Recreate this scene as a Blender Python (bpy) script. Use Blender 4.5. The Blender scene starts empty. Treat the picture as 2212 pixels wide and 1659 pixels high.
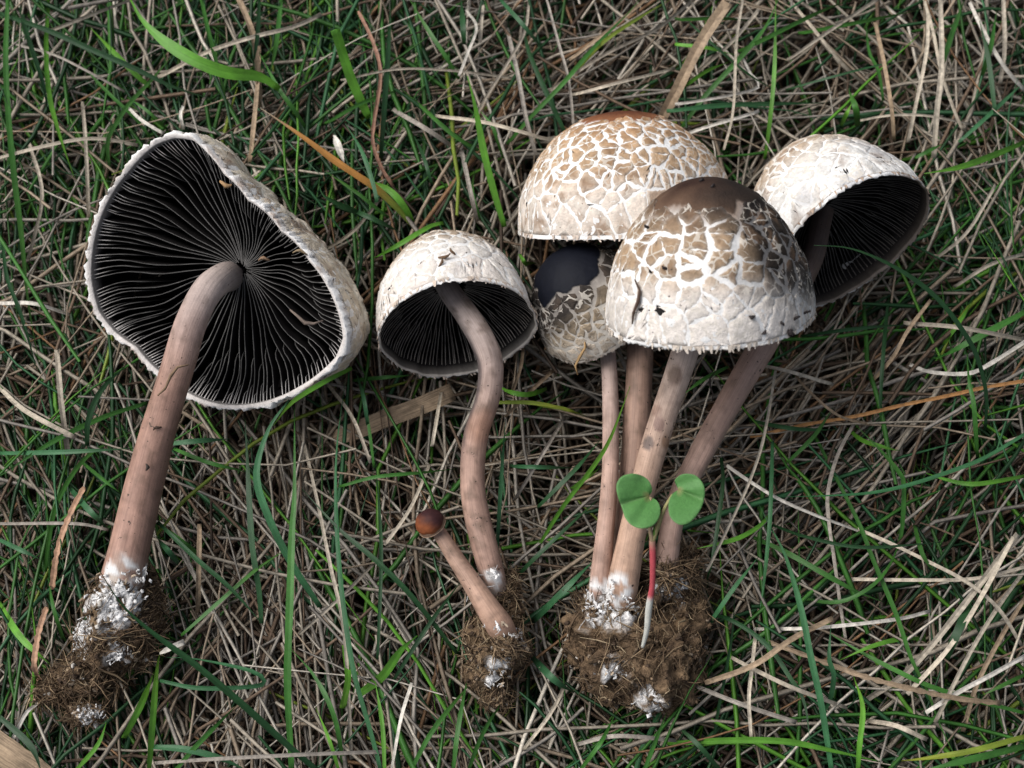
import bpy, math, random
import numpy as np
from mathutils import Vector, noise as mnoise

random.seed(7)
rng = np.random.default_rng(11)
S = bpy.context.scene
COL = S.collection

# ------------------------------------------------------------------ camera
D0 = 0.32                                   # metres from lens to the turf
TILT = math.radians(17)
cd = bpy.data.cameras.new('camera')
cam = bpy.data.objects.new('camera', cd)
COL.objects.link(cam)
cam.location = (0, -D0*math.sin(TILT), D0*math.cos(TILT))
cam.rotation_euler = (TILT, 0, 0)
cd.sensor_width = 36
cd.lens = 36*D0/0.222
cd.clip_start = 0.005
cd.clip_end = 100
cd.dof.use_dof = True
cd.dof.focus_distance = 0.300
cd.dof.aperture_fstop = 20
S.camera = cam

# ------------------------------------------------------------------ world, sun, exposure
SUN_EL, SUN_AZ = math.radians(50), math.radians(-66)     # azimuth from +Y, clockwise
W = bpy.data.worlds.new('World')
S.world = W
W.use_nodes = True
wn = W.node_tree
sky = wn.nodes.new('ShaderNodeTexSky')
sky.sky_type = 'NISHITA'
sky.sun_disc = False
sky.sun_elevation = SUN_EL
sky.sun_rotation = SUN_AZ
sky.dust_density = 4.0
hsv = wn.nodes.new('ShaderNodeHueSaturation')            # overcast: hardly any blue
hsv.inputs['Saturation'].default_value = 0.50
bg = wn.nodes['Background']
bg.inputs['Strength'].default_value = 0.06
wn.links.new(sky.outputs['Color'], hsv.inputs['Color'])
wn.links.new(hsv.outputs['Color'], bg.inputs['Color'])
sl = bpy.data.lights.new('sun', 'SUN')
sl.energy = 1.5
sl.angle = math.radians(50)
sl.color = (1.0, 0.985, 0.965)
sun = bpy.data.objects.new('sun', sl)
COL.objects.link(sun)
sdir = Vector((math.sin(SUN_AZ)*math.cos(SUN_EL), math.cos(SUN_AZ)*math.cos(SUN_EL), math.sin(SUN_EL)))
sun.rotation_euler = sdir.to_track_quat('Z', 'Y').to_euler()
sun.location = sdir*2
S.view_settings.view_transform = 'Standard'
S.view_settings.look = 'None'
S.view_settings.gamma = 1
S.view_settings.exposure = 0.95
S.render.engine = 'CYCLES'

# ------------------------------------------------------------------ reading frame: photo coordinates (2212 wide) to places on the turf
CAMP = np.array(cam.location)
CR = np.array((1.0, 0, 0))
CU = np.array((0, math.cos(TILT), math.sin(TILT)))
CF = np.array((0, math.sin(TILT), -math.cos(TILT)))       # looking direction
MM = 0.222/2212                                           # metres per photo unit on the turf
CM = 0.01
def ray(px, py):
    d = CF*D0 + CR*(px-1106)*MM + CU*(829.5-py)*MM
    return d
def at(px, py, z):                                        # point at height z (cm)
    d = ray(px, py)
    return CAMP + d*((z*CM-CAMP[2])/d[2])
def unit(v):
    v = np.asarray(v, float)
    return v/np.linalg.norm(v)
def local_frame(px, py):                                  # right, up, toward
    t = -unit(ray(px, py))
    r = unit(np.cross(np.array((0, 1.0, 0)), t))
    return r, np.cross(t, r), t
def sm(a, b, x):
    t = min(1, max(0, (x-a)/(b-a)))
    return t*t*(3-2*t)
def mix(a, b, t):
    return tuple(a[i]*(1-t)+b[i]*t for i in range(3))
def N3(p, f, seed=0.0):
    return mnoise.noise(Vector((p[0]*f+seed, p[1]*f-seed, p[2]*f+seed*.7)))
def F3(p, f, seed=0.0, o=4):
    return mnoise.fractal(Vector((p[0]*f+seed, p[1]*f-seed, p[2]*f+seed*.7)), 1.0, 2.0, o)

# ------------------------------------------------------------------ materials
def mat(name, rough=0.6, spec=0.3, nscale=600, namp=0.35, bscale=1500, bdist=0.0002, bstr=0.5, transl=0.0,
        fib=None, fibamp=0.3, speck=None, sss=0.0, crack=None):
    m = bpy.data.materials.new(name)
    m.use_nodes = True
    n, l = m.node_tree.nodes, m.node_tree.links
    b = n['Principled BSDF']
    b.inputs['Roughness'].default_value = rough
    b.inputs['Specular IOR Level'].default_value = spec
    at_ = n.new('ShaderNodeAttribute'); at_.attribute_name = 'Col'
    tc = n.new('ShaderNodeTexCoord')
    ns = n.new('ShaderNodeTexNoise'); ns.inputs['Scale'].default_value = nscale
    ns.inputs['Detail'].default_value = 5; ns.inputs['Roughness'].default_value = 0.65
    l.new(tc.outputs['Object'], ns.inputs['Vector'])
    mr = n.new('ShaderNodeMapRange')
    mr.inputs['From Min'].default_value = 0.25; mr.inputs['From Max'].default_value = 0.75
    mr.inputs['To Min'].default_value = 1-namp; mr.inputs['To Max'].default_value = 1+namp
    l.new(ns.outputs['Fac'], mr.inputs['Value'])
    mul = n.new('ShaderNodeVectorMath'); mul.operation = 'SCALE'
    l.new(at_.outputs['Color'], mul.inputs[0]); l.new(mr.outputs['Result'], mul.inputs['Scale'])
    col = mul.outputs['Vector']
    bh = n.new('ShaderNodeTexNoise'); bh.inputs['Scale'].default_value = bscale
    bh.inputs['Detail'].default_value = 4
    l.new(tc.outputs['Object'], bh.inputs['Vector'])
    hsock = bh.outputs['Fac']
    if fib:                                               # lengthwise fibres from the UV map (across, along)
        uv = n.new('ShaderNodeUVMap'); uv.uv_map = 'UVMap'
        mp = n.new('ShaderNodeMapping'); mp.inputs['Scale'].default_value = (fib[0], fib[1], 1)
        l.new(uv.outputs['UV'], mp.inputs['Vector'])
        fn = n.new('ShaderNodeTexNoise'); fn.inputs['Scale'].default_value = 1.0; fn.inputs['Detail'].default_value = 4
        l.new(mp.outputs['Vector'], fn.inputs['Vector'])
        m2 = n.new('ShaderNodeMapRange')
        m2.inputs['From Min'].default_value = 0.3; m2.inputs['From Max'].default_value = 0.7
        m2.inputs['To Min'].default_value = 1-fibamp; m2.inputs['To Max'].default_value = 1+fibamp*0.6
        l.new(fn.outputs['Fac'], m2.inputs['Value'])
        mu2 = n.new('ShaderNodeVectorMath'); mu2.operation = 'SCALE'
        l.new(col, mu2.inputs[0]); l.new(m2.outputs['Result'], mu2.inputs['Scale'])
        col = mu2.outputs['Vector']
        ad = n.new('ShaderNodeMath'); ad.operation = 'ADD'
        l.new(hsock, ad.inputs[0]); l.new(fn.outputs['Fac'], ad.inputs[1])
        hsock = ad.outputs[0]
    if crack:                                             # fine torn cracks showing the white flesh
        wn_ = n.new('ShaderNodeTexNoise'); wn_.inputs['Scale'].default_value = crack[0]*0.8
        l.new(tc.outputs['Object'], wn_.inputs['Vector'])
        wm = n.new('ShaderNodeVectorMath'); wm.operation = 'MULTIPLY_ADD'
        wm.inputs[1].default_value = (0.0026,)*3
        l.new(wn_.outputs['Color'], wm.inputs[0]); l.new(tc.outputs['Object'], wm.inputs[2])
        vo = n.new('ShaderNodeTexVoronoi'); vo.feature = 'DISTANCE_TO_EDGE'; vo.inputs['Scale'].default_value = crack[0]
        l.new(wm.outputs['Vector'], vo.inputs['Vector'])
        wv = n.new('ShaderNodeTexNoise'); wv.inputs['Scale'].default_value = crack[0]*0.45
        l.new(tc.outputs['Object'], wv.inputs['Vector'])
        th_ = n.new('ShaderNodeMapRange'); th_.inputs['From Min'].default_value = 0.45; th_.inputs['From Max'].default_value = 0.65
        th_.inputs['To Min'].default_value = 0.0; th_.inputs['To Max'].default_value = crack[1]
        l.new(wv.outputs['Fac'], th_.inputs['Value'])
        lt = n.new('ShaderNodeMath'); lt.operation = 'LESS_THAN'
        l.new(vo.outputs['Distance'], lt.inputs[0]); l.new(th_.outputs['Result'], lt.inputs[1])
        cm = n.new('ShaderNodeMath'); cm.operation = 'MULTIPLY'; cm.inputs[1].default_value = 0.65
        l.new(lt.outputs[0], cm.inputs[0])
        mxc = n.new('ShaderNodeMix'); mxc.data_type = 'RGBA'
        l.new(cm.outputs[0], mxc.inputs['Factor'])
        l.new(col, mxc.inputs['A']); mxc.inputs['B'].default_value = (0.62, 0.57, 0.50, 1)
        col = mxc.outputs['Result']
    if speck:                                             # scattered dirt grains
        vn = n.new('ShaderNodeTexNoise'); vn.inputs['Scale'].default_value = speck[0]
        vn.inputs['Detail'].default_value = 3
        l.new(tc.outputs['Object'], vn.inputs['Vector'])
        v2 = n.new('ShaderNodeTexNoise'); v2.inputs['Scale'].default_value = speck[0]*0.12
        l.new(tc.outputs['Object'], v2.inputs['Vector'])
        ad2 = n.new('ShaderNodeMath'); ad2.operation = 'MULTIPLY_ADD'
        ad2.inputs[1].default_value = 0.35
        l.new(v2.outputs['Fac'], ad2.inputs[0]); l.new(vn.outputs['Fac'], ad2.inputs[2])
        ms = n.new('ShaderNodeMapRange')
        ms.inputs['From Min'].default_value = speck[1]; ms.inputs['From Max'].default_value = speck[1]+0.05
        l.new(ad2.outputs[0], ms.inputs['Value'])
        mx = n.new('ShaderNodeMix'); mx.data_type = 'RGBA'
        l.new(ms.outputs['Result'], mx.inputs['Factor'])
        l.new(col, mx.inputs['A']); mx.inputs['B'].default_value = (*speck[2], 1)
        col = mx.outputs['Result']
    l.new(col, b.inputs['Base Color'])
    bp = n.new('ShaderNodeBump'); bp.inputs['Strength'].default_value = bstr; bp.inputs['Distance'].default_value = bdist
    l.new(hsock, bp.inputs['Height']); l.new(bp.outputs['Normal'], b.inputs['Normal'])
    if sss:
        b.inputs['Subsurface Weight'].default_value = sss
        b.inputs['Subsurface Radius'].default_value = (1.0, 0.7, 0.5)
        b.inputs['Subsurface Scale'].default_value = 0.0012
    if transl:
        tr = n.new('ShaderNodeBsdfTranslucent'); l.new(col, tr.inputs['Color'])
        ms_ = n.new('ShaderNodeMixShader'); ms_.inputs['Fac'].default_value = transl
        l.new(b.outputs[0], ms_.inputs[1]); l.new(tr.outputs[0], ms_.inputs[2])
        l.new(ms_.outputs[0], n['Material Output'].inputs['Surface'])
    return m
M = {
    'straw': mat('dry_straw', 0.62, 0.22, 900, 0.5, 1800, 0.00015, 0.4),
    'green': mat('green_blade', 0.45, 0.35, 260, 0.28, 900, 0.0001, 0.3, transl=0.25, fib=(14, 3), fibamp=0.25),
    'soil': mat('dark_soil', 0.95, 0.1, 500, 0.6, 900, 0.001, 0.9),
    'clod': mat('root_soil', 0.95, 0.1, 900, 0.65, 1500, 0.0008, 1.0),
    'fibre': mat('root_fibre', 0.85, 0.1, 900, 0.45, 1500, 0.0002, 0.4),
    'mycelium': mat('white_mycelium', 0.9, 0.1, 900, 0.12, 2500, 0.0003, 0.9, speck=(900, 0.80, (0.10, 0.065, 0.04))),
    'flesh': mat('cap_flesh', 0.75, 0.2, 700, 0.10, 2200, 0.00022, 0.8, speck=(1500, 0.90, (0.07, 0.05, 0.04))),
    'cuticle': mat('cap_cuticle', 0.7, 0.2, 800, 0.34, 2600, 0.00022, 0.8, crack=(420, 0.09), speck=(1400, 0.885, (0.05, 0.035, 0.03))),
    'shine': mat('cap_dark_cuticle', 0.6, 0.12, 900, 0.22, 2600, 0.0001, 0.4),
    'gill': mat('gill', 0.75, 0.2, 900, 0.3, 2500, 0.0001, 0.4),
    'stem': mat('stem_skin', 0.58, 0.3, 500, 0.16, 2500, 0.00012, 0.6, fib=(60, 9), fibamp=0.19, speck=(1300, 0.86, (0.06, 0.04, 0.032))),
    'leaf': mat('seedling_leaf', 0.55, 0.3, 1600, 0.16, 2600, 0.00015, 0.6, transl=0.15),
    'litter': mat('dead_leaf', 0.7, 0.2, 500, 0.35, 1200, 0.0002, 0.5, fib=(22, 4), fibamp=0.5),
}

# ------------------------------------------------------------------ object helpers
def mesh_obj(name, V, F, mt, parent=None, base=None, col=None, uv=None, smooth=True, kind=None):
    V = np.asarray(V, float).reshape(-1, 3)
    if base is not None:
        V = V-base
    me = bpy.data.meshes.new(name)
    if isinstance(F, np.ndarray):
        k = F.shape[1]
        me.vertices.add(len(V)); me.vertices.foreach_set('co', V.astype(np.float32).ravel())
        me.loops.add(F.size); me.loops.foreach_set('vertex_index', F.astype(np.int32).ravel())
        me.polygons.add(len(F))
        me.polygons.foreach_set('loop_start', np.arange(0, F.size, k, dtype=np.int32))
        me.update(calc_edges=True)
    else:
        me.from_pydata(V.tolist(), [], F)
    me.materials.append(M[mt])
    if smooth:
        me.polygons.foreach_set('use_smooth', np.ones(len(me.polygons), bool))
    if col is not None:
        c = np.asarray(col, np.float32)
        if c.ndim == 1:
            c = np.tile(c, (len(V), 1))
        c4 = np.ones((len(V), 4), np.float32); c4[:, :3] = np.clip(c, 0, 1)
        a = me.attributes.new('Col', 'FLOAT_COLOR', 'POINT')
        a.data.foreach_set('color', c4.ravel())
    if uv is not None:
        lay = me.uv_layers.new(name='UVMap')
        vi = np.empty(len(me.loops), np.int32); me.loops.foreach_get('vertex_index', vi)
        lay.data.foreach_set('uv', np.asarray(uv, np.float32)[vi].ravel())
    me.update()
    o = bpy.data.objects.new(name, me)
    COL.objects.link(o)
    if parent is not None:
        o.parent = parent
    if kind:
        o['kind'] = kind
    return o
def tag(o, label, cat, group=None):
    o['label'] = label; o['category'] = cat
    if group: o['group'] = group
    return o
def thing(name, loc, label, cat, group=None):
    o = bpy.data.objects.new(name, None)
    COL.objects.link(o)
    o.empty_display_size = 0.01
    o.location = loc
    return tag(o, label, cat, group)

def catmull(P, n):
    P = np.asarray(P, float)
    if len(P) == 2:
        t = np.linspace(0, 1, n)[:, None]
        return P[0]*(1-t)+P[1]*t
    Q = np.vstack([2*P[0]-P[1], P, 2*P[-1]-P[-2]])
    seg = np.linalg.norm(np.diff(P[:, :3], axis=0), axis=1)
    cum = np.concatenate([[0], np.cumsum(seg)])
    out = []
    for u in np.linspace(0, cum[-1], n):
        i = min(len(seg)-1, max(0, int(np.searchsorted(cum, u, 'right')-1)))
        t = (u-cum[i])/max(1e-12, seg[i])
        a, b, c, d = Q[i], Q[i+1], Q[i+2], Q[i+3]
        out.append(0.5*((2*b)+(c-a)*t+(2*a-5*b+4*c-d)*t*t+(3*b-a-3*c+d)*t**3))
    return np.array(out)

# volumes taken by the mushrooms (centre, radius): nothing of the turf may stand inside or above them
SOLID = []
def clear_mask(P, grow=0.0):                              # P (...,3) -> True where the point is inside or above a mushroom
    m = np.zeros(P.shape[:-1], bool)
    for c, r in SOLID:
        rr = r+grow
        d2 = (P[..., 0]-c[0])**2+(P[..., 1]-c[1])**2
        ins = d2 < rr*rr
        m |= ins & (P[..., 2] > c[2]-np.sqrt(np.maximum(0, rr*rr-d2)))
    return m
def floor_under(p, grow=0.0):
    z = 9.0
    for c, r in SOLID:
        rr = r+grow
        d2 = (p[0]-c[0])**2+(p[1]-c[1])**2
        if d2 < rr*rr:
            z = min(z, c[2]-math.sqrt(rr*rr-d2))
    return z

# ------------------------------------------------------------------ ground
def build_ground():
    g = np.concatenate([np.linspace(-4, -0.42, 14), np.linspace(-0.40, 0.40, 161), np.linspace(0.42, 4, 14)])
    X, Y = np.meshgrid(g, g)
    V = np.stack([X.ravel(), Y.ravel(), np.zeros(X.size)], 1)
    for v in V:
        near = abs(v[0]) < 0.41 and abs(v[1]) < 0.41
        v[2] = -0.056+(0.006*F3(v, 45) if near else 0.004*N3(v, 20))
    n = len(g)
    i = np.arange(n*n).reshape(n, n)
    F = np.stack([i[:-1, :-1].ravel(), i[:-1, 1:].ravel(), i[1:, 1:].ravel(), i[1:, :-1].ravel()], 1)
    o = mesh_obj('ground', V, F, 'soil', col=(0.035, 0.026, 0.019))
    o['kind'] = 'structure'
build_ground()

# ------------------------------------------------------------------ mushrooms
class Cap:
    """dome on a rim: P(theta, s), s = 0 at the apex, 1 at the margin; rim traced or round"""
    def __init__(s, px, py, z, axis, R, H, p=2.0, rim=None, wob=0.03, seed=0.0, lip=0.05, inner=0.86, incurve=0.0):
        r, u, t = local_frame(px, py)
        s.C = at(px, py, z)
        s.r, s.u, s.t = r, u, t
        s.A = unit(r*axis[0]+u*axis[1]+t*axis[2])
        s.k = MM*np.dot(s.C-CAMP, CF)/D0                    # metres per photo unit at this depth
        s.R, s.H, s.p, s.seed, s.lip, s.inner, s.wob, s.incurve = R*s.k, H*s.k, p, seed, lip, inner, wob, incurve
        s.e1 = unit(r-s.A*np.dot(r, s.A)); s.e2 = np.cross(s.A, s.e1)
        s.rimtab = None
        if rim is not None:
            pts = []
            for (x, y) in rim:
                d = ray(x, y)
                q = CAMP+d*(np.dot(s.C-CAMP, s.A)/np.dot(d, s.A))-s.C
                pts.append((math.atan2(np.dot(q, s.e2), np.dot(q, s.e1)), np.linalg.norm(q)))
            pts.sort()
            a = np.array([q[0] for q in pts]); rr = np.array([q[1] for q in pts])
            s.rimtab = (np.concatenate([a-2*math.pi, a, a+2*math.pi]), np.tile(rr, 3))
        # arc length table
        ss = np.linspace(0, 1, 200)
        q = np.array([s.prof(x) for x in ss])*np.array([s.R, s.H])
        s.arc = np.concatenate([[0], np.cumsum(np.linalg.norm(np.diff(q, axis=0), axis=1))]); s.ss = ss
    def prof(s, x):
        ph = x*math.pi/2
        rho = math.sin(ph)**(2/s.p); eta = math.cos(ph)**(2/s.p) if x < 1 else 0.0
        rho -= s.incurve*sm(0.75, 1.0, x)
        return rho, eta
    def rim(s, th):
        if s.rimtab is not None:
            th = (th+math.pi) % (2*math.pi)-math.pi
            return float(np.interp(th, *s.rimtab))
        return s.R*(1+s.wob*mnoise.noise(Vector((math.cos(th)*1.7+s.seed, math.sin(th)*1.7, s.seed)))
                    + s.wob*0.5*mnoise.noise(Vector((math.cos(th)*5+s.seed, math.sin(th)*5, s.seed+3))))
    def dirv(s, th):
        return s.e1*math.cos(th)+s.e2*math.sin(th)
    def P(s, th, x, h=0.0):
        rho, eta = s.prof(x)
        p = s.C+s.dirv(th)*(s.rim(th)*rho)+s.A*(s.H*eta)
        if h:
            p = p+s.nrm(th, x)*h
        return p
    def nrm(s, th, x):
        x = min(0.999, max(0.004, x))
        rho, eta = s.prof(x); a, b = s.prof(x+1e-3) if x < 0.998 else s.prof(x-1e-3)
        sg = 1 if x < 0.998 else -1
        dr, dh = (a-rho)*s.R*sg, (b-eta)*s.H*sg
        return unit(s.dirv(th)*(-dh)+s.A*dr) if (dr or dh) else s.A
    def s_of_arc(s, v):
        return float(np.interp(v, s.arc, s.ss))
    def arc_of_s(s, x):
        return float(np.interp(x, s.ss, s.arc))
    def under(s, th, rho, k):                              # inner surface (k = 1) / gill edge: height over the rim plane
        q = max(0.0, 1-abs(rho)**s.p)**(1/s.p)
        return s.C+s.dirv(th)*(s.rim(th)*rho)+s.A*(s.H*q*k)

def build_cap(cap, parent, base, colf, liftf, nth=150, nsr=64, ragged=0.0, lipcol=(0.62, 0.58, 0.54), undercol=(0.012, 0.010, 0.010)):
    V, C = [], []
    for j in range(nsr+1):
        x = j/nsr
        for i in range(nth):
            th = 2*math.pi*i/nth
            p = cap.P(th, x)
            h = liftf(th, x, p)
            n = cap.nrm(th, x)
            q = p+n*h
            if x > 0.93 and ragged:
                w = (x-0.93)/0.07
                q = q-cap.A*(w*ragged*cap.k*(0.6+1.3*mnoise.noise(Vector((math.cos(th)*26+cap.seed, math.sin(th)*26, 1)))+0.8*mnoise.noise(Vector((math.cos(th)*70, math.sin(th)*70+cap.seed, 4)))))
            V.append(q); C.append(colf(th, x, p))
    dim = tuple(c*0.35 for c in lipcol)
    rings = [(1.0-cap.lip*0.35, 0.0, -0.010, lipcol), (1.0-cap.lip*0.75, 0.0, 0.0, lipcol), (1.0-cap.lip*0.88, 0.0, 0.012, dim), (1.0-cap.lip, 0.35, 0.02, undercol)]
    for q in np.linspace(1-cap.lip*1.15, 0.03, 14):
        rings.append((q, 1.0, 0, undercol))
    for (rho, kf, off, cc) in rings:
        for i in range(nth):
            th = 2*math.pi*i/nth
            p = cap.under(th, rho, cap.inner*kf)
            if off:
                p = p+cap.A*(off*cap.H)
            V.append(p); C.append(tuple(c*(1+0.25*mnoise.noise(Vector((math.cos(th)*60, math.sin(th)*60, rho*9)))) for c in cc))
    nr = nsr+1+len(rings)
    F = []
    for j in range(nr-1):
        for i in range(nth):
            k = (i+1) % nth
            F.append((j*nth+i, (j+1)*nth+i, (j+1)*nth+k, j*nth+k))
    return mesh_obj('cap', V, F, 'flesh', parent, base, C)

def clip_poly(poly, n, d):
    out = []
    for a, b in zip(poly, poly[1:]+poly[:1]):
        da, db = a[0]*n[0]+a[1]*n[1]-d, b[0]*n[0]+b[1]*n[1]-d
        if da <= 0: out.append(a)
        if (da < 0 < db) or (db < 0 < da):
            t = da/(da-db)
            out.append((a[0]+(b[0]-a[0])*t, a[1]+(b[1]-a[1])*t))
    return out
def build_scales(cap, capobj, base, rows, colf, width, rnd, mt='cuticle', lift=2.6, drop=0.06, vis=-0.22, smax=0.985, rag=1.0, jit=0.46, under=None):
    """rows: function s -> (cell width, cell height) in photo units; width: function s -> crack width"""
    sites = []
    x0, x1 = rows['from'], rows['to']
    v = cap.arc_of_s(x0); vend = cap.arc_of_s(x1)
    while v < vend:
        x = cap.s_of_arc(v); cw, ch = rows['cell'](x)
        cw *= cap.k; ch *= cap.k
        r = max(1e-4, cap.prof(x)[0]*cap.R)
        n = max(4, int(2*math.pi*r/cw)); o = rnd.random()
        for i in range(n):
            if rnd.random() < drop: continue
            sites.append(((i+o+rnd.uniform(-jit, jit))/n*2*math.pi, v+rnd.uniform(-jit, jit)*ch, cw, ch, rnd.uniform(-.08, .08)*min(cw, ch)))
        v += ch
    cnt = 0
    for i, (th, va, cw, ch, wi) in enumerate(sites):
        x = cap.s_of_arc(va)
        nr = cap.nrm(th, x)
        if np.dot(nr, cap.t) < vis or ('edge' in rows and x < rows['edge'](th)-0.005): continue
        r = max(2e-4, cap.prof(x)[0]*cap.R)
        L = 1.1*max(cw, ch)
        poly = [(-L, -L), (L, -L), (L, L), (-L, L)]
        for j, (tj, vj, _, _, wj) in enumerate(sites):
            if j == i: continue
            dv = vj-va
            if abs(dv) > 2.4*L: continue
            dth = (tj-th+math.pi) % (2*math.pi)-math.pi
            du = dth*r
            d = math.hypot(du, dv)
            if d > 2.8*L or d < 1e-7: continue
            hsh = math.sin((i*12.9898+j*12.9898)+(i*j)*0.37)*43758.5
            hsh -= math.floor(hsh)
            w = width(x)*cap.k*((0.3+1.35*hsh*hsh) if hsh > .2 else 0.06)
            n_ = (du/d, dv/d)
            poly = clip_poly(poly, n_, d/2-w/2+(wi-wj)/2)
            if len(poly) < 3: break
        if len(poly) < 3: continue
        ar = abs(sum(a[0]*b[1]-a[1]*b[0] for a, b in zip(poly, poly[1:]+poly[:1])))/2
        if ar < 0.05*cw*ch: continue
        B = []
        for a, b in zip(poly, poly[1:]+poly[:1]):
            L2 = math.hypot(b[0]-a[0], b[1]-a[1])
            m = max(1, int(round(L2/(5.5*cap.k))))
            for q in range(m):
                B.append((a[0]+(b[0]-a[0])*q/m, a[1]+(b[1]-a[1])*q/m))
        cx = sum(q[0] for q in B)/len(B); cy = sum(q[1] for q in B)/len(B)
        V, C = [], []
        rv = rnd.random()
        hl = lift*rnd.uniform(0.5, 1.25)*cap.k*(1-0.75*sm(.62, .8, x))
        def put(u, w_, h, edge):
            tt = th+u/r
            lo = rows['edge'](tt)-0.008 if 'edge' in rows else 0.0
            xx = min(smax, max(lo, cap.s_of_arc(max(0, va+w_))))
            p = cap.P(tt, xx)
            V.append(p+cap.nrm(tt, xx)*(h+(under(tt, xx, p) if under else 0)))
            C.append(colf(tt, xx, p, rv, edge))
        BB = []
        for (u, w_) in B:
            q = (u/cap.k*0.09+i*3.1, w_/cap.k*0.09, i*1.7)
            nx = mnoise.noise(Vector(q)); ny = mnoise.noise(Vector((q[0]+9, q[1]+5, q[2])))
            q2 = (u/cap.k*0.25+i, w_/cap.k*0.25, i*.7)
            n2 = mnoise.noise(Vector(q2)); n3 = mnoise.noise(Vector((q2[0]+4, q2[1]+8, q2[2])))
            BB.append((u+(nx*4.0+n2*2.6)*rag*cap.k, w_+(ny*4.0+n3*2.6)*rag*cap.k))
        m = len(BB)
        for (u, w_) in BB: put(u, w_, -1.2*cap.k, 1.0)
        for (u, w_) in BB:
            f = 1-min(0.4, 2.0*cap.k/max(1e-6, math.hypot(u-cx, w_-cy)))
            put(cx+(u-cx)*f, cy+(w_-cy)*f, hl*0.8, 0.45)
        for (u, w_) in BB: put(cx+(u-cx)*0.55, cy+(w_-cy)*0.55, hl*(1.0+0.5*mnoise.noise(Vector((u/cap.k*.06, w_/cap.k*.06, i)))), 0.0)
        put(cx, cy, hl*1.05, 0.0)
        F = []
        for a in range(m):
            b = (a+1) % m
            F += [(a, b, m+b, m+a), (m+a, m+b, 2*m+b, 2*m+a), (2*m+a, 2*m+b, 3*m)]
        mesh_obj('scale', V, F, mt, capobj, base, C)
        cnt += 1
    return cnt

def build_gills(cap, parent, base, nlong, edge_k, rnd, rstem=0.13, wav=1.0, edgecol=(0.125, 0.12, 0.115), facecol=(0.012, 0.010, 0.010), cen=(0, 0), tiers=2, vis=None, rimcol=(0.72, 0.68, 0.65)):
    """free edge of every gill lies at edge_k(rho) of the inner height; long ones and shorter ones between"""
    lst = []
    for i in range(nlong):
        th = 2*math.pi*(i+rnd.uniform(-.22, .22))/nlong
        lst.append((th, rstem+rnd.uniform(0, .05)))
        if tiers > 0: lst.append((th+math.pi/nlong, rnd.uniform(0.42, 0.62)))
        if tiers > 1:
            lst.append((th+math.pi/nlong*0.5, rnd.uniform(0.74, 0.86)))
            if rnd.random() < 0.5: lst.append((th+math.pi/nlong*1.5, rnd.uniform(0.76, 0.88)))
    K = 13
    for gi, (th0, r0) in enumerate(lst[:300]):
        if vis and not vis(th0): continue
        V, C = [], []
        ph, am = rnd.uniform(0, 6.28), wav*rnd.uniform(0.1, 0.45)
        r1 = 1-cap.lip*rnd.uniform(0.35, 0.7)
        for k in range(K):
            f = k/(K-1)
            rho = r0+(r1-r0)*f
            wob = am*0.008*(math.sin(rho*9+ph)+0.35*math.sin(rho*21+ph*2))/max(0.35, rho)
            tht = th0+wob*0.4
            the = th0+wob+wav*0.085*mnoise.noise(Vector((math.cos(th0)*1.6, math.sin(th0)*1.6, rho*2.4+cap.seed)))
            ke = edge_k(rho)
            if f < 0.4 and r0 > 0.3: ke = ke+(1-ke)*(1-f/0.4)**1.5*0.9
            top = cap.under(tht, rho, cap.inner*0.995)
            ed = cap.under(the, rho, cap.inner*ke)
            # shift the meeting point of the gills off the rim centre
            sh = (cap.e1*cen[0]+cap.e2*cen[1])*cap.k*(1-rho)
            tang = unit(np.cross(cap.A, cap.dirv(th0)))
            w = cap.k*0.8*(0.7+0.5*rnd.random())
            V += [top+sh, ed+sh-tang*w, ed+sh+tang*w, ed+sh+cap.A*(cap.k*2.2)-tang*w*0.9, ed+sh+cap.A*(cap.k*2.2)+tang*w*0.9]
            pale = sm(0.86, 0.97, rho)
            ec = mix(edgecol, rimcol, pale)
            dim = 0.55+0.9*abs(mnoise.noise(Vector((math.cos(th0)*9, math.sin(th0)*9, rho*14))))
            ec = tuple(c*dim for c in ec)
            C += [facecol, ec, ec, facecol, facecol]
        F = []
        for k in range(K-1):
            a, b = 5*k, 5*k+5
            F += [(a, a+3, b+3, b), (a+3, a+1, b+1, b+3), (a+1, a+2, b+2, b+1), (a+2, a+4, b+4, b+2), (a+4, a, b, b+4)]
        mesh_obj('gill', V, F, 'gill', parent, base, C)

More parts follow.
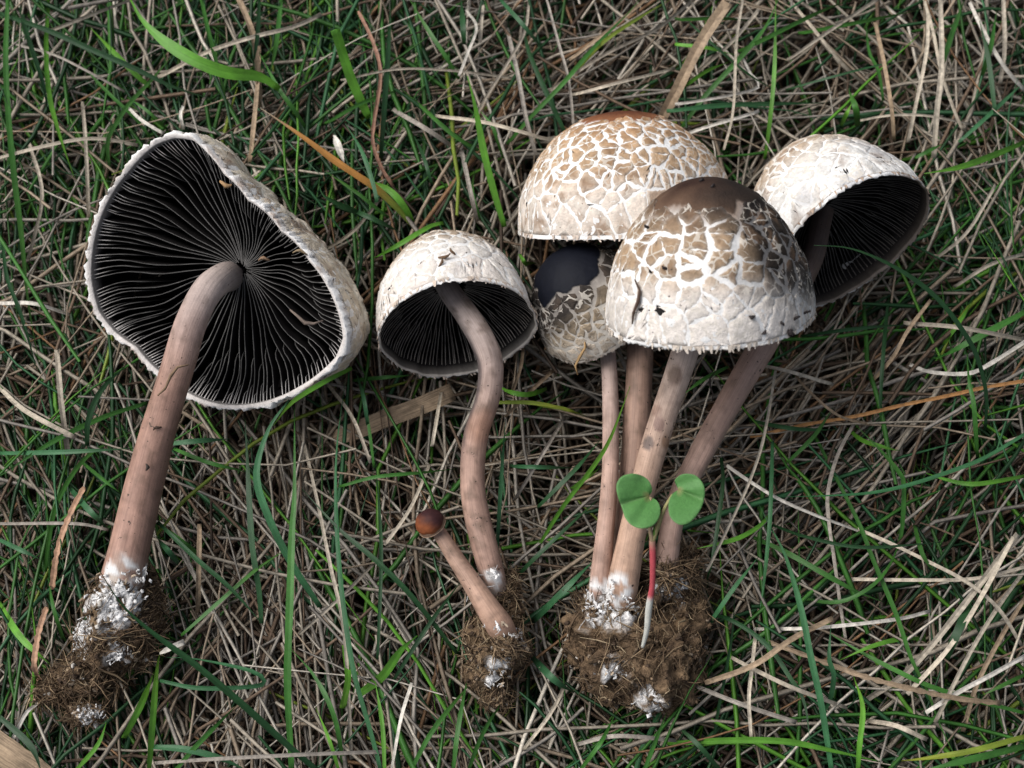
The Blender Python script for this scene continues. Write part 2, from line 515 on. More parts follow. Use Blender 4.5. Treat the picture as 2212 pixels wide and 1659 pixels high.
def build_stem(pts, rad, parent, base, colf, name='stem', n=22, seg=60, ridge=0.035, seed=0.0, mt='stem', solid=True, closed=True):
    """pts (px, py, z cm); rad in photo units"""
    W3 = np.array([at(*p) for p in pts])
    P4 = np.hstack([W3, np.array(rad, float)[:, None]*0.91*MM*(np.array([np.dot(w-CAMP, CF) for w in W3])/D0)[:, None]])
    Q = catmull(P4, seg)
    V, C, U = [], [], []
    L = 0
    for j in range(seg):
        p, r = Q[j, :3], Q[j, 3]
        tg = unit(Q[min(seg-1, j+1), :3]-Q[max(0, j-1), :3])
        if j: L += np.linalg.norm(Q[j, :3]-Q[j-1, :3])
        up = np.array((0.0, 0, 1.0))
        a = unit(np.cross(tg, up)); b = np.cross(a, tg)
        f = j/(seg-1)
        for i in range(n):
            th = 2*math.pi*i/n
            nn = mnoise.noise(Vector((math.cos(th)*3.2+seed, math.sin(th)*3.2, L*35)))
            n2 = mnoise.noise(Vector((math.cos(th)*1.1+seed, math.sin(th)*1.1, L*90+seed)))
            rr = r*(1+ridge*nn+0.045*n2)
            d = a*math.cos(th)+b*math.sin(th)
            V.append(p+d*rr); C.append(colf(f, th, p+d*rr, d)); U.append((i/n if i <= n//2 else 1-i/n, L*10))
    F = [(j*n+i, j*n+(i+1) % n, (j+1)*n+(i+1) % n, (j+1)*n+i) for j in range(seg-1) for i in range(n)]
    if closed:
        F.append(tuple(range(n-1, -1, -1))); F.append(tuple((seg-1)*n+i for i in range(n)))
    o = mesh_obj(name, V, F, mt, parent, base, C, U)
    if solid:
        for j in range(0, seg, 3): SOLID.append((Q[j, :3].copy(), Q[j, 3]*1.02))
    return o

def fibre_mesh(P, Wd, colors, k=3, flat=0.6):
    """P (n,K,3) centre lines, Wd (n,K) widths, colors (n,K,3): closed k-sided prisms"""
    n, K, _ = P.shape
    T = np.gradient(P, axis=1)
    T /= np.linalg.norm(T, axis=2, keepdims=True)+1e-12
    up = np.zeros_like(T); up[..., 2] = 1
    up[..., 0] = rng.normal(0, .5, (n, 1)); up[..., 1] = rng.normal(0, .5, (n, 1))
    A = np.cross(T, up); A /= np.linalg.norm(A, axis=2, keepdims=True)+1e-12
    B = np.cross(A, T)
    ang = [math.pi*7/6, math.pi*11/6, math.pi/2] if k == 3 else [2*math.pi*i/k for i in range(k)]
    V = np.stack([P+A*(Wd*0.5*math.cos(a))[..., None]+B*(Wd*0.5*flat*math.sin(a))[..., None] for a in ang], 2)   # n,K,k,3
    idx = np.arange(n*K*k).reshape(n, K, k)
    Fs = []
    for i in range(k):
        j = (i+1) % k
        Fs.append(np.stack([idx[:, :-1, i], idx[:, :-1, j], idx[:, 1:, j], idx[:, 1:, i]], -1).reshape(-1, 4))
    F = np.concatenate(Fs)
    C = np.repeat(colors[:, :, None, :], k, 2).reshape(-1, 3)
    return V.reshape(-1, 3), F, C

def build_clod(parent, base, lobes, nf, seed, name='soil_clump', basecol=(0.085, 0.055, 0.034), fl=0.010, felt=()):
    """lobes: (px, py, z cm, rx, ry, rz photo units)"""
    V, F, C = [], [], []
    FP, FN = [], []
    FE = [(at(a, b, z), 0.5*(rx+ry)*MM) for (a, b, z, rx, ry, rz) in felt]
    def white(q):
        best = 0
        for c_, r_ in FE:
            best = max(best, sm(2.5, 0.8, np.linalg.norm(q-c_)/r_))
        return 0 if best == 0 else best*sm(-0.15, 0.12, F3(q, 380, seed+2, 4)+0.55*best-0.25)
    for li, (px, py, z, rx, ry, rz) in enumerate(lobes):
        c = at(px, py, z)
        rx, ry, rz = rx*0.86, ry*0.90, rz*0.9
        nu, nv = 72, 44
        o = len(V)
        for j in range(nv+1):
            ph = math.pi*j/nv
            for i in range(nu):
                th = 2*math.pi*i/nu
                d = np.array((math.sin(ph)*math.cos(th), math.sin(ph)*math.sin(th), math.cos(ph)))
                q = c+d*np.array((rx, ry, rz))*MM
                h = 1+0.45*F3(q, 150, seed+li, 3)+0.32*F3(q, 420, seed, 3)
                q = c+d*np.array((rx, ry, rz))*MM*h
                V.append(q)
                t = 0.5+0.7*F3(q, 260, seed+5, 3)
                C.append(mix(mix(basecol, (0.20, 0.135, 0.080), min(1, max(0, t))), (0.72, 0.71, 0.70), white(q)))
                if rng.random() < 0.25*math.sin(ph)+0.02 and d[2] > -0.5: FP.append(q); FN.append(d)
        for j in range(nv):
            for i in range(nu):
                k = (i+1) % nu
                F.append((o+j*nu+i, o+(j+1)*nu+i, o+(j+1)*nu+k, o+j*nu+k))
        SOLID.append((c, 0.85*MM*max(rx, ry)))
    core = mesh_obj(name, V, F, 'clod', parent, base, C)
    FP = np.array(FP); FN = np.array(FN)
    ng = nf//2
    pg = rng.integers(0, len(FP), ng)
    t3 = np.linspace(-.5, .5, 4)
    dg = rng.normal(0, 1, (ng, 3)); dg /= np.linalg.norm(dg, axis=1, keepdims=True)
    lg = rng.uniform(0.0004, 0.0016, ng)
    PG = FP[pg][:, None]+FN[pg][:, None]*rng.uniform(-.0004, .0005, (ng, 1, 1))+dg[:, None]*(lg[:, None]*t3)[..., None]+rng.normal(0, .00012, (ng, 4, 3))
    WG = rng.uniform(.0004, .0013, (ng, 1))*np.array([.35, 1, .9, .3])
    cg = np.array([(0.07, 0.048, 0.034), (0.13, 0.088, 0.056), (0.21, 0.15, 0.10), (0.30, 0.235, 0.17), (0.45, 0.42, 0.38)])[rng.choice(5, ng, p=[.33, .33, .2, .09, .05])]*rng.uniform(.75, 1.2, (ng, 1))
    wg = np.array([white(FP[q]) for q in pg]); kk = (rng.random(ng) < wg*.9)[:, None]
    cg = np.where(kk, np.array((.72, .71, .70))*rng.uniform(.8, 1.1, (ng, 1)), cg)
    v, f, c = fibre_mesh(PG, WG, np.repeat(cg[:, None], 4, 1), k=5, flat=.8)
    mesh_obj('soil_crumbs', v, f, 'clod', core, base, c, kind='stuff')
    pick = rng.integers(0, len(FP), nf)
    K = 5
    ln = rng.uniform(0.1, 1.0, nf)**2.4*fl+0.0010
    dr = rng.normal(0, 1, (nf, 3)); dr -= FN[pick]*np.sum(dr*FN[pick], 1, keepdims=True)
    dr /= np.linalg.norm(dr, axis=1, keepdims=True)
    dr = dr+FN[pick]*rng.uniform(-0.05, 0.35, (nf, 1)); dr /= np.linalg.norm(dr, axis=1, keepdims=True)
    cv = rng.normal(0, .35, (nf, 3))
    t = np.linspace(-0.5, 0.5, K)
    P = FP[pick][:, None]+FN[pick][:, None]*0.0002+dr[:, None]*(ln[:, None]*t)[..., None]+cv[:, None]*(ln[:, None]*t**2)[..., None]
    P += rng.normal(0, 0.00012, P.shape)
    wd = rng.uniform(0.00010, 0.00034, nf)
    big = rng.random(nf) < 0.06
    wd[big] *= 2.2
    Wd = wd[:, None]*np.array([.5, 1, 1, 1, .4])
    pal = np.array([(0.12, 0.08, 0.05), (0.19, 0.13, 0.08), (0.29, 0.21, 0.13), (0.40, 0.31, 0.20), (0.07, 0.05, 0.035)])
    cc = pal[rng.choice(5, nf, p=[.32, .30, .18, .06, .14])]*rng.uniform(.75, 1.2, (nf, 1))
    keep = rng.random(nf) > np.array([white(FP[q]) for q in pick])*.85
    P, Wd, cc = P[keep], Wd[keep], cc[keep]
    v, f, c = fibre_mesh(P, Wd, np.repeat(cc[:, None], K, 1))
    mesh_obj('root_fibres', v, f, 'fibre', core, base, c, kind='stuff')
    return core

def build_mycelium(parent, base, spots, seed):
    """white felt: a ragged film of flakes and threads; spots (px, py, z, rx, ry, rz)"""
    PF, WF, CF_, PT, WT, CT = [], [], [], [], [], []
    for li, (px, py, z, rx, ry, rz) in enumerate(spots):
        c = at(px, py, z)
        m = int(5+rx*ry*0.02)
        for q in range(m):
            a, rr = rng.uniform(0, 6.283), math.sqrt(rng.random())*1.15
            x, y = math.cos(a)*rr, math.sin(a)*rr
            p = c+np.array((x*rx, y*ry, rz*(0.75-1.3*rr*rr)))*MM
            if F3(p, 420, seed+li, 3) > 0.1: continue
            d = rng.normal(0, 1, 3); d[2] *= .25; d = unit(d)
            ln = rng.uniform(.0004, .0015)
            PF.append(p+d*np.linspace(-.5, .5, 5)[:, None]*ln+rng.normal(0, .00012, (5, 3)))
            WF.append(rng.uniform(.0003, .0008)*np.array([.3, .9, 1, .8, .25]))
            g = rng.uniform(.62, .82) if rng.random() < .85 else rng.uniform(.25, .5)
            CF_.append((g, g*.985, g*.97) if g > .55 else (g, g*.8, g*.6))
        for q in range(m//3):
            a, rr = rng.uniform(0, 6.283), rng.uniform(.5, 1.5)
            p = c+np.array((math.cos(a)*rr*rx, math.sin(a)*rr*ry, rz*(0.5-1.0*rr*rr)))*MM
            d = unit(rng.normal(0, 1, 3)*np.array((1, 1, .5)))
            PT.append(p+d*np.linspace(-.5, .5, 5)[:, None]*rng.uniform(.0008, .0025)+rng.normal(0, .0001, (5, 3)))
            WT.append(np.full(5, rng.uniform(.0001, .0002))); CT.append((.62, .61, .60))
    v1, f1, c1 = fibre_mesh(np.array(PF), np.array(WF), np.repeat(np.array(CF_)[:, None], 5, 1), k=6, flat=.4)
    v2, f2, c2 = fibre_mesh(np.array(PT), np.array(WT), np.repeat(np.array(CT)[:, None], 5, 1), k=5, flat=1)
    return mesh_obj('mycelium', np.vstack([v1, v2]), np.vstack([f1, f2+len(v1)]), 'mycelium', parent, base, np.vstack([c1, c2]), kind='stuff')

def rim_teeth(cap, capobj, base, n, rnd, size=9, col=(0.62, 0.53, 0.45), span=None):
    V, F, C = [], [], []
    for i in range(n):
        th = rnd.uniform(0, 2*math.pi)
        if span and not span(th): continue
        w = rnd.uniform(0.3, 0.9)*size*cap.k; ln = rnd.uniform(0.4, 1.3)*size*cap.k
        p = cap.P(th, 0.985); d = unit(np.cross(cap.A, cap.dirv(th))); nn = cap.dirv(th)
        tip = p-cap.A*ln+d*rnd.uniform(-.5, .5)*ln+nn*rnd.uniform(-.1, .35)*ln
        o = len(V)
        V += [p-d*w*.5+nn*cap.k*1.5, p+d*w*.5+nn*cap.k*1.5, p-nn*cap.k*2.5, tip+d*w*.18, tip-d*w*.18]
        fv = rnd.uniform(.75, 1.15); cc = tuple(c*fv for c in col)
        C += [cc]*5
        F += [(o, o+1, o+3, o+4), (o+1, o+2, o+3), (o+2, o, o+4), (o+2, o+4, o+3)]
    return mesh_obj('ragged_margin', V, F, 'flesh', capobj, base, C, smooth=False, kind='stuff')

WHITE = (0.77, 0.76, 0.745)
def flecks(parent, base, spots, name='dirt_fleck'):
    """crumbs stuck to a cap or stem: (centre, direction, length, width, colour) small bent splinters"""
    for c, d, nrm, ln, w, col in spots:
        d = unit(d); s_ = unit(np.cross(d, nrm))
        V, F = [], []
        K = 5
        for k in range(K):
            f = k/(K-1)-.5
            p = c+d*ln*f+s_*ln*0.14*math.sin(f*5+ln*1e4)+nrm*w*0.25
            ww = w*(1-1.2*abs(f))*0.5
            V += [p-s_*ww, p+nrm*ww*1.3, p+s_*ww, p-nrm*ww]
        for k in range(K-1):
            for i in range(4):
                j = (i+1) % 4
                F.append((4*k+i, 4*k+j, 4*k+4+j, 4*k+4+i))
        F += [(3, 2, 1, 0), tuple(4*(K-1)+i for i in range(4))]
        mesh_obj(name, V, F, 'litter', parent, base, col, uv=np.zeros((len(V), 2)))

FELT_SPOTS = [(262, 1250, 1.25, 44, 26), (285, 1290, 1.12, 26, 30), (300, 1242, 1.05, 26, 14), (245, 1238, 1.2, 22, 14), (1068, 1246, 1.16, 14, 20), (1086, 1360, 1.42, 16, 16), (1330, 1276, 1.5, 34, 22),
              (1288, 1285, 1.3, 30, 20), (1322, 1262, 1.52, 10, 22), (1060, 1330, 1.2, 10, 16)]
FELT_AT = [(at(a, b, z), 0.5*(rx+ry)*MM) for (a, b, z, rx, ry) in FELT_SPOTS]
def felt_at(q):
    best = 0
    for c_, r_ in FELT_AT:
        d = math.hypot(q[0]-c_[0], q[1]-c_[1])/r_
        best = max(best, sm(1.6, 0.6, d))
    return 0 if best == 0 else sm(-0.06, 0.10, 1.3*F3(q, 420, 2, 4)+0.55*best-0.40)*min(1, best*1.5)
def stem_col(top, low, topw=(0.0, 0.35), dirt=0.35, seed=0.0, stain_shade=None):
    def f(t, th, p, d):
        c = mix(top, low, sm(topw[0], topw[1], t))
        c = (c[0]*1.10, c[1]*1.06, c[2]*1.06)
        n = F3(p, 160, seed, 3)
        c = tuple(q*(1+0.22*n) for q in c)
        k = sm(0.12, 0.5, F3(p, 420, seed+3, 3))*dirt
        c = mix(c, (0.10, 0.065, 0.045), k)
        b = sm(0.90, 1.0, t)
        c = mix(c, (0.50, 0.44, 0.38), b*sm(-0.1, 0.3, n))
        if stain_shade: c = stain_shade(c, t, th, p, d)
        if t > .8: c = mix(c, (0.72, 0.71, 0.70), felt_at(p))
        return c
    return f

# ---- 1: the large open one, gills to the sky -------------------------------------------------
def mushroom_open():
    rnd = random.Random(1)
    base = at(262, 1240, 0.6)
    T = thing('mushroom', base, 'largest mushroom, turned over to show its wide black gilled underside, on a thick bent stem', 'mushroom')
    rim = [(372, 287), (330, 302), (270, 362), (218, 440), (192, 520), (186, 600), (203, 675), (240, 722), (288, 755), (345, 815), (410, 862), (470, 883), (540, 884),
           (600, 870), (650, 846), (700, 812), (735, 778), (751, 735), (743, 690), (716, 622), (676, 565), (612, 497), (538, 428), (485, 370), (448, 322), (415, 292)]
    cap = Cap(468, 592, 2.1, (0.48, 0.09, -0.86), 285, 232, p=3.3, rim=rim, seed=2.2, lip=0.045, inner=0.80)
    def colf(th, x, p):
        c = mix((0.66, 0.60, 0.50), WHITE, sm(0.80, 1.0, x))
        k = sm(0.05, 0.5, F3(p, 150, 4, 4))
        return mix(c, (0.33, 0.22, 0.15), k*0.75)
    def lift(th, x, p):
        return cap.k*(9*F3(p, 120, 1.5, 3)+4*F3(p, 420, 2, 3))*sm(0.1, .3, x)*sm(1.0, .93, x) + cap.k*9*sm(.93, 1, x)*(mnoise.noise(Vector((math.cos(th)*22, math.sin(th)*22, 3)))+.7*mnoise.noise(Vector((math.cos(th)*60, math.sin(th)*60, 3))))
    co = build_cap(cap, T, base, colf, lift, nth=320, nsr=60, ragged=4.0, lipcol=(0.60, 0.56, 0.53))
    def scol(th, x, p, rv, e):
        c = mix((0.66, 0.58, 0.46), (0.58, 0.49, 0.38), rv)
        k = sm(0.10, 0.5, F3(p, 190, 7, 4))
        c = mix(c, (0.25, 0.16, 0.11), k*0.8)
        return mix(c, (0.66, 0.62, 0.55), e*0.6)
    build_scales(cap, co, base, {'from': 0.30, 'to': 0.97, 'cell': lambda s: (46, 44 if s < .7 else 60)}, scol, lambda s: 6, rnd, lift=6.5, rag=1.6, under=lift)
    rim_teeth(cap, co, base, 330, rnd, 11, (0.64, 0.60, 0.56))
    build_gills(cap, T, base, 58, lambda q: 0.10+0.25*(1-q*q), rnd, rstem=0.03, wav=1.7, cen=(28, -12))
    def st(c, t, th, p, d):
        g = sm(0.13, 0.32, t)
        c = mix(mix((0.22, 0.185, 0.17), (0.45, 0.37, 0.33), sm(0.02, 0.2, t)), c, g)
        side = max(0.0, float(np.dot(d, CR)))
        return mix(c, (0.11, 0.065, 0.048), side**2*sm(.3, .6, t)*0.7)  # right flank darkened: the stem's shaded side painted into its colour
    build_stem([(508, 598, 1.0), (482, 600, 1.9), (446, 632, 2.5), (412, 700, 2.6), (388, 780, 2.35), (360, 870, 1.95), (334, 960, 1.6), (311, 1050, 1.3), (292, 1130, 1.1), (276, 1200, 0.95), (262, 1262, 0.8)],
               [36, 35, 36, 38, 39, 40, 42, 45, 47, 49, 52], T, base, stem_col((0.44, 0.37, 0.34), (0.33, 0.205, 0.158), (0.15, 0.5), seed=3, stain_shade=st), n=36, seg=90, ridge=0.02, seed=1.0)
    felt = [(262, 1250, 1.25, 44, 26, 16), (238, 1304, 1.18, 36, 32, 16), (285, 1290, 1.12, 26, 30, 18), (205, 1345, 0.85, 30, 22, 14), (176, 1388, 0.70, 18, 24, 14), (262, 1420, 0.98, 28, 12, 10), (190, 1540, 0.42, 26, 16, 10), (300, 1242, 1.05, 26, 14, 12)]
    cl = build_clod(T, base, [(262, 1318, 0.6, 58, 72, 66), (242, 1392, 0.45, 66, 56, 62), (188, 1462, 0.2, 76, 36, 46), (312, 1330, 0.2, 36, 86, 46), (128, 1496, 0.05, 50, 18, 22), (190, 1540, 0.1, 34, 18, 24)], 3600, 3.0, felt=felt)
    build_mycelium(cl, base, felt, 5.0)
    k = cap.k
    flecks(co, base, [(at(487, 398, 3.0), CR-CU*.2, cap.t, 26*MM, 11*MM, (0.42, 0.26, 0.13)), (at(660, 688, 2.7), CR-CU*.25, cap.t, 70*MM, 9*MM, (0.22, 0.17, 0.14)),
                      (at(570, 560, 2.3), CR+CU*.1, cap.t, 24*MM, 9*MM, (0.25, 0.16, 0.10)), (at(648, 545, 2.9), CR-CU*.1, cap.t, 30*MM, 7*MM, (0.27, 0.20, 0.12))], 'straw_crumb')
    # a dry stalk bit stuck on the stem
    flecks(T, base, [(at(372, 818, 2.85), CR+CU*.75, np.array((0, 0, 1.)), 85*MM, 8*MM, (0.24, 0.16, 0.10)), (at(340, 925, 2.1), CR+CU*.5, np.array((0, 0, 1.)), 18*MM, 7*MM, (.06, .04, .03)), (at(318, 1010, 1.85), CU, np.array((0, 0, 1.)), 14*MM, 8*MM, (.05, .04, .035))], 'straw_crumb')
    SOLID.append((cap.C-np.array((0, 0, .000)), cap.R*0.93)); 
mushroom_open()

# ---- 2: dome seen into from below --------------------------------------------------------------
def mushroom_dome():
    rnd = random.Random(2)
    base = at(1066, 1250, 0.5)
    T = thing('mushroom', base, 'white dome-capped mushroom on a wavy stem, sharing a soil clump with the tiny button', 'mushroom')
    cap = Cap(988, 712, 1.55, (-0.16, 0.80, -0.58), 173, 228, p=2.15, seed=5.1, wob=0.05, lip=0.035, inner=0.87)
    def colf(th, x, p):
        c = mix((0.62, 0.59, 0.54), WHITE, sm(0.3, 0.7, x))
        a = sm(0.42, 0.1, x)
        c = mix(c, (0.10, 0.075, 0.06), a*0.85)
        return mix(c, (0.42, 0.30, 0.22), sm(0.15, .5, F3(p, 170, 3, 3))*0.45*sm(.75, .95, x))
    def lift(th, x, p):
        return cap.k*(4*F3(p, 120, 2.5, 3)+2.0*F3(p, 500, 2, 3))*sm(0, .3, x)
    co = build_cap(cap, T, base, colf, lift, nth=170, nsr=56, ragged=5, lipcol=(0.55, 0.50, 0.45))
    def scol(th, x, p, rv, e):
        c = mix((0.36, 0.27, 0.19), (0.71, 0.675, 0.635), sm(0.52, 0.74, x))
        dark = sm(0.05, .45, F3(p, 120, 8, 3)+0.35*(0.62-x)*3)
        c = mix(c, (0.13, 0.10, 0.085), dark*0.75*sm(.75, .5, x))
        c = mix(c, (0.55, 0.42, 0.34), rv*.4*sm(.7, .9, x))
        return mix(c, (0.68, 0.64, 0.58), e*0.55)
    build_scales(cap, co, base, {'from': 0.22, 'to': 0.93, 'cell': lambda s: (36, 21) if s < .66 else (34, 60)}, scol, lambda s: 6 if s < .66 else 4, rnd, lift=2.4, under=lift)
    rim_teeth(cap, co, base, 120, rnd, 12, (0.58, 0.48, 0.40))
    build_gills(cap, T, base, 62, lambda q: 0.62*(1-0.25*q), rnd, rstem=0.17, wav=0.5, tiers=1, rimcol=(0.42, 0.38, 0.34), edgecol=(0.22, 0.20, 0.18))
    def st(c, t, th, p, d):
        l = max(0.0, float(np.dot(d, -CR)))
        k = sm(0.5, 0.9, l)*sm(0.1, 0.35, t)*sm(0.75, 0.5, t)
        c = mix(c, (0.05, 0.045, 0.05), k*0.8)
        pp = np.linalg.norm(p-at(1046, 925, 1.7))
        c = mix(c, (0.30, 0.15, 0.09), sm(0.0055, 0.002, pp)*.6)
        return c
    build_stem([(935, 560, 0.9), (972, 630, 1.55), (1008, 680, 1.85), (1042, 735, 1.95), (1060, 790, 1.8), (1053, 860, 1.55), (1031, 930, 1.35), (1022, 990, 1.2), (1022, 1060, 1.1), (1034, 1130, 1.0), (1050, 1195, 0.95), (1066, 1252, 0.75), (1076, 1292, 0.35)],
               [27, 27, 29, 31, 30, 29, 29, 29, 30, 31, 31, 29, 24], T, base, stem_col((0.40, 0.34, 0.31), (0.34, 0.225, 0.175), (0.2, 0.65), dirt=0.5, seed=6, stain_shade=st), n=30, seg=90, seed=4)
    up = np.array((0, -.2, 1.))
    def onc(th_, x_): return cap.P(th_, x_, 3*cap.k)
    sp = []
    for (px, py, ln, w, a) in [(965, 556, 26, 8, 0.4), (958, 568, 20, 7, 1.3), (975, 550, 16, 7, 2.1), (1098, 548, 14, 6, 1.8)]:
        q = pick_on(cap, px, py)
        sp.append((q[0], CR*math.cos(a)+CU*math.sin(a), q[1], ln*MM, w*MM, (0.16, 0.10, 0.06)))
    flecks(co, base, sp, 'straw_crumb')
    SOLID.append((cap.C+cap.A*cap.H*0.25, cap.R*1.0)); SOLID.append((cap.C, cap.R*0.92))
def pick_on(cap, px, py):
    """point of a cap's outside under a photo position"""
    d = unit(ray(px, py)); best = None
    for i in range(120):
        th = 2*math.pi*i/120
        for j in range(2, 50):
            x = j/50
            p = cap.P(th, x); n = cap.nrm(th, x)
            if np.dot(n, d) > 0: continue
            v = p-CAMP; e = np.linalg.norm(v-d*np.dot(v, d))
            if best is None or e < best[0]: best = (e, th, x)
    _, th, x = best
    return cap.P(th, x, 3*cap.k), cap.nrm(th, x), th, x
mushroom_dome()

# ---- 3: the tiny button --------------------------------------------------------------------------
def button():
    rnd = random.Random(3)
    base = at(1088, 1370, 0.5)
    T = thing('mushroom', base, 'tiny button mushroom with round reddish-brown cap on a short stem', 'mushroom')
    cap = Cap(934, 1136, 1.25, (-0.50, 0.62, 0.60), 34, 40, p=2.2, seed=1.3, wob=0.04, lip=0.1, inner=0.6, incurve=0.12)
    def colf(th, x, p):
        v = (p-cap.C)/cap.R
        t = sm(-0.25, 0.6, float(np.dot(v, cap.u*.9+cap.r*.2))+0.35*F3(p, 300, 2, 3))
        c = mix((0.21, 0.065, 0.026), (0.040, 0.016, 0.017), t)
        return mix(c, (0.25, 0.16, 0.11), sm(.9, 1, x))
    co = build_cap(cap, T, base, colf, lambda th, x, p: cap.k*1.5*F3(p, 400, 2, 3), nth=60, nsr=34, undercol=(0.2, 0.13, 0.09), lipcol=(0.30, 0.2, 0.14))
    co.data.materials[0] = M['shine']
    build_stem([(936, 1130, 1.2), (955, 1160, 1.15), (985, 1207, 1.1), (1020, 1260, 1.1), (1055, 1315, 1.1), (1082, 1356, 0.95), (1100, 1400, 0.4)], [15, 17, 20, 24, 29, 33, 28], T, base,
               stem_col((0.33, 0.22, 0.165), (0.36, 0.235, 0.17), (0.2, 0.8), dirt=0.45, seed=2), n=26, seg=50, seed=8)
    SOLID.append((cap.C, cap.R*1.15))
button()

# ---- clump that carries the two above ---------------------------------------------------------------
def small_clump():
    base = at(1070, 1400, 0.0)
    T = thing('soil_clump', base, 'small ragged clump of soil and roots holding the tiny button mushroom', 'soil clump')
    felt = [(1068, 1242, 1.16, 14, 18, 9), (1086, 1356, 1.42, 14, 15, 5), (1030, 1282, 0.8, 14, 20, 10), (1115, 1372, 0.85, 18, 16, 12), (1075, 1440, 0.72, 16, 14, 9), (1070, 1474, 0.55, 16, 14, 9), (1052, 1340, 1.12, 11, 14, 7)]
    cl = build_clod(T, base, [(1080, 1405, 0.25, 58, 52, 56), (1052, 1380, 0.35, 46, 48, 44), (1062, 1450, 0.1, 46, 42, 44), (1040, 1420, 0.1, 36, 30, 40), (1072, 1500, -0.1, 32, 28, 30), (1098, 1330, 0.35, 32, 56, 40), (1085, 1382, 0.7, 46, 30, 46), (1078, 1280, 0.42, 30, 26, 40), (1092, 1270, 0.3, 24, 34, 34), (1102, 1398, 0.82, 40, 26, 44)], 2400, 7.0, 'soil_core', (0.10, 0.068, 0.042), 0.008, felt=felt)
    build_mycelium(cl, base, felt, 2.0)
small_clump()

# ---- 4..7: the bunch on the big clump -----------------------------------------------------------------
def mushroom_tan():
    rnd = random.Random(4)
    base = at(1335, 1270, 0.2)
    T = thing('mushroom', base, 'tan mushroom cap cracked into fine scales with a reddish-brown crown, behind the dark-topped cap', 'mushroom')
    cap = Cap(1352, 496, 0.75, (0.0, 1.0, 0.07), 237, 250, p=2.0, seed=7.7, wob=0.03, lip=0.04, inner=0.9, incurve=0.02)
    def colf(th, x, p):
        e = 0.24+0.05*mnoise.noise(Vector((math.cos(th)*6, math.sin(th)*6, 2)))
        c = mix((0.11, 0.036, 0.017), (0.22, 0.09, 0.042), sm(0.10, e, x))
        c = mix(c, WHITE, sm(e, e+0.02, x))
        return c
    def lift(th, x, p):
        e = 0.24+0.05*mnoise.noise(Vector((math.cos(th)*6, math.sin(th)*6, 2)))
        return cap.k*(3*F3(p, 110, 5.5, 3)+1.6*F3(p, 500, 2, 3))*sm(0, .3, x)+cap.k*2.5*sm(e+.015, e-.005, x)
    co = build_cap(cap, T, base, colf, lift, nth=200, nsr=80, ragged=5)
    def scol(th, x, p, rv, e):
        c = mix((0.36, 0.21, 0.11), (0.40, 0.27, 0.165), sm(0.3, 0.55, x))
        c = mix(c, (0.62, 0.54, 0.47), sm(0.60, 0.82, x))
        c = tuple(q*(0.82+0.34*rv) for q in c)
        c = mix(c, (0.24, 0.14, 0.075), 0.7*sm(0.12, .5, F3(p, 300, 2, 3)))
        return mix(c, (0.66, 0.60, 0.52), e*0.5)
    build_scales(cap, co, base, {'edge': lambda th: 0.24+0.05*mnoise.noise(Vector((math.cos(th)*6, math.sin(th)*6, 2))), 'from': 0.20, 'to': 0.95, 'cell': lambda s: (42, 20) if s < .45 else ((36, 26) if s < .72 else (31, 46))}, scol, lambda s: 5.6 if s < .72 else 3.5, rnd, lift=2.0, drop=0.0, rag=1.1, under=lift)
    rim_teeth(cap, co, base, 120, rnd, 11, (0.60, 0.50, 0.42))
    build_stem([(1352, 330, 0.55), (1375, 560, 0.6), (1383, 720, 0.65), (1378, 860, 0.7), (1368, 1000, 0.75), (1352, 1130, 0.7), (1338, 1280, 0.6)], [30, 31, 32, 32, 31, 30, 30], T, base,
               stem_col((0.25, 0.17, 0.13), (0.31, 0.205, 0.155), (0.3, 0.8), dirt=0.5, seed=9), n=28, seg=70, seed=6)  # darker upper stem: shade below the cap painted into the colour
    for f, r in ((0.15, 1.0), (0.5, 0.82)): SOLID.append((cap.C+cap.A*cap.H*f, cap.R*r))
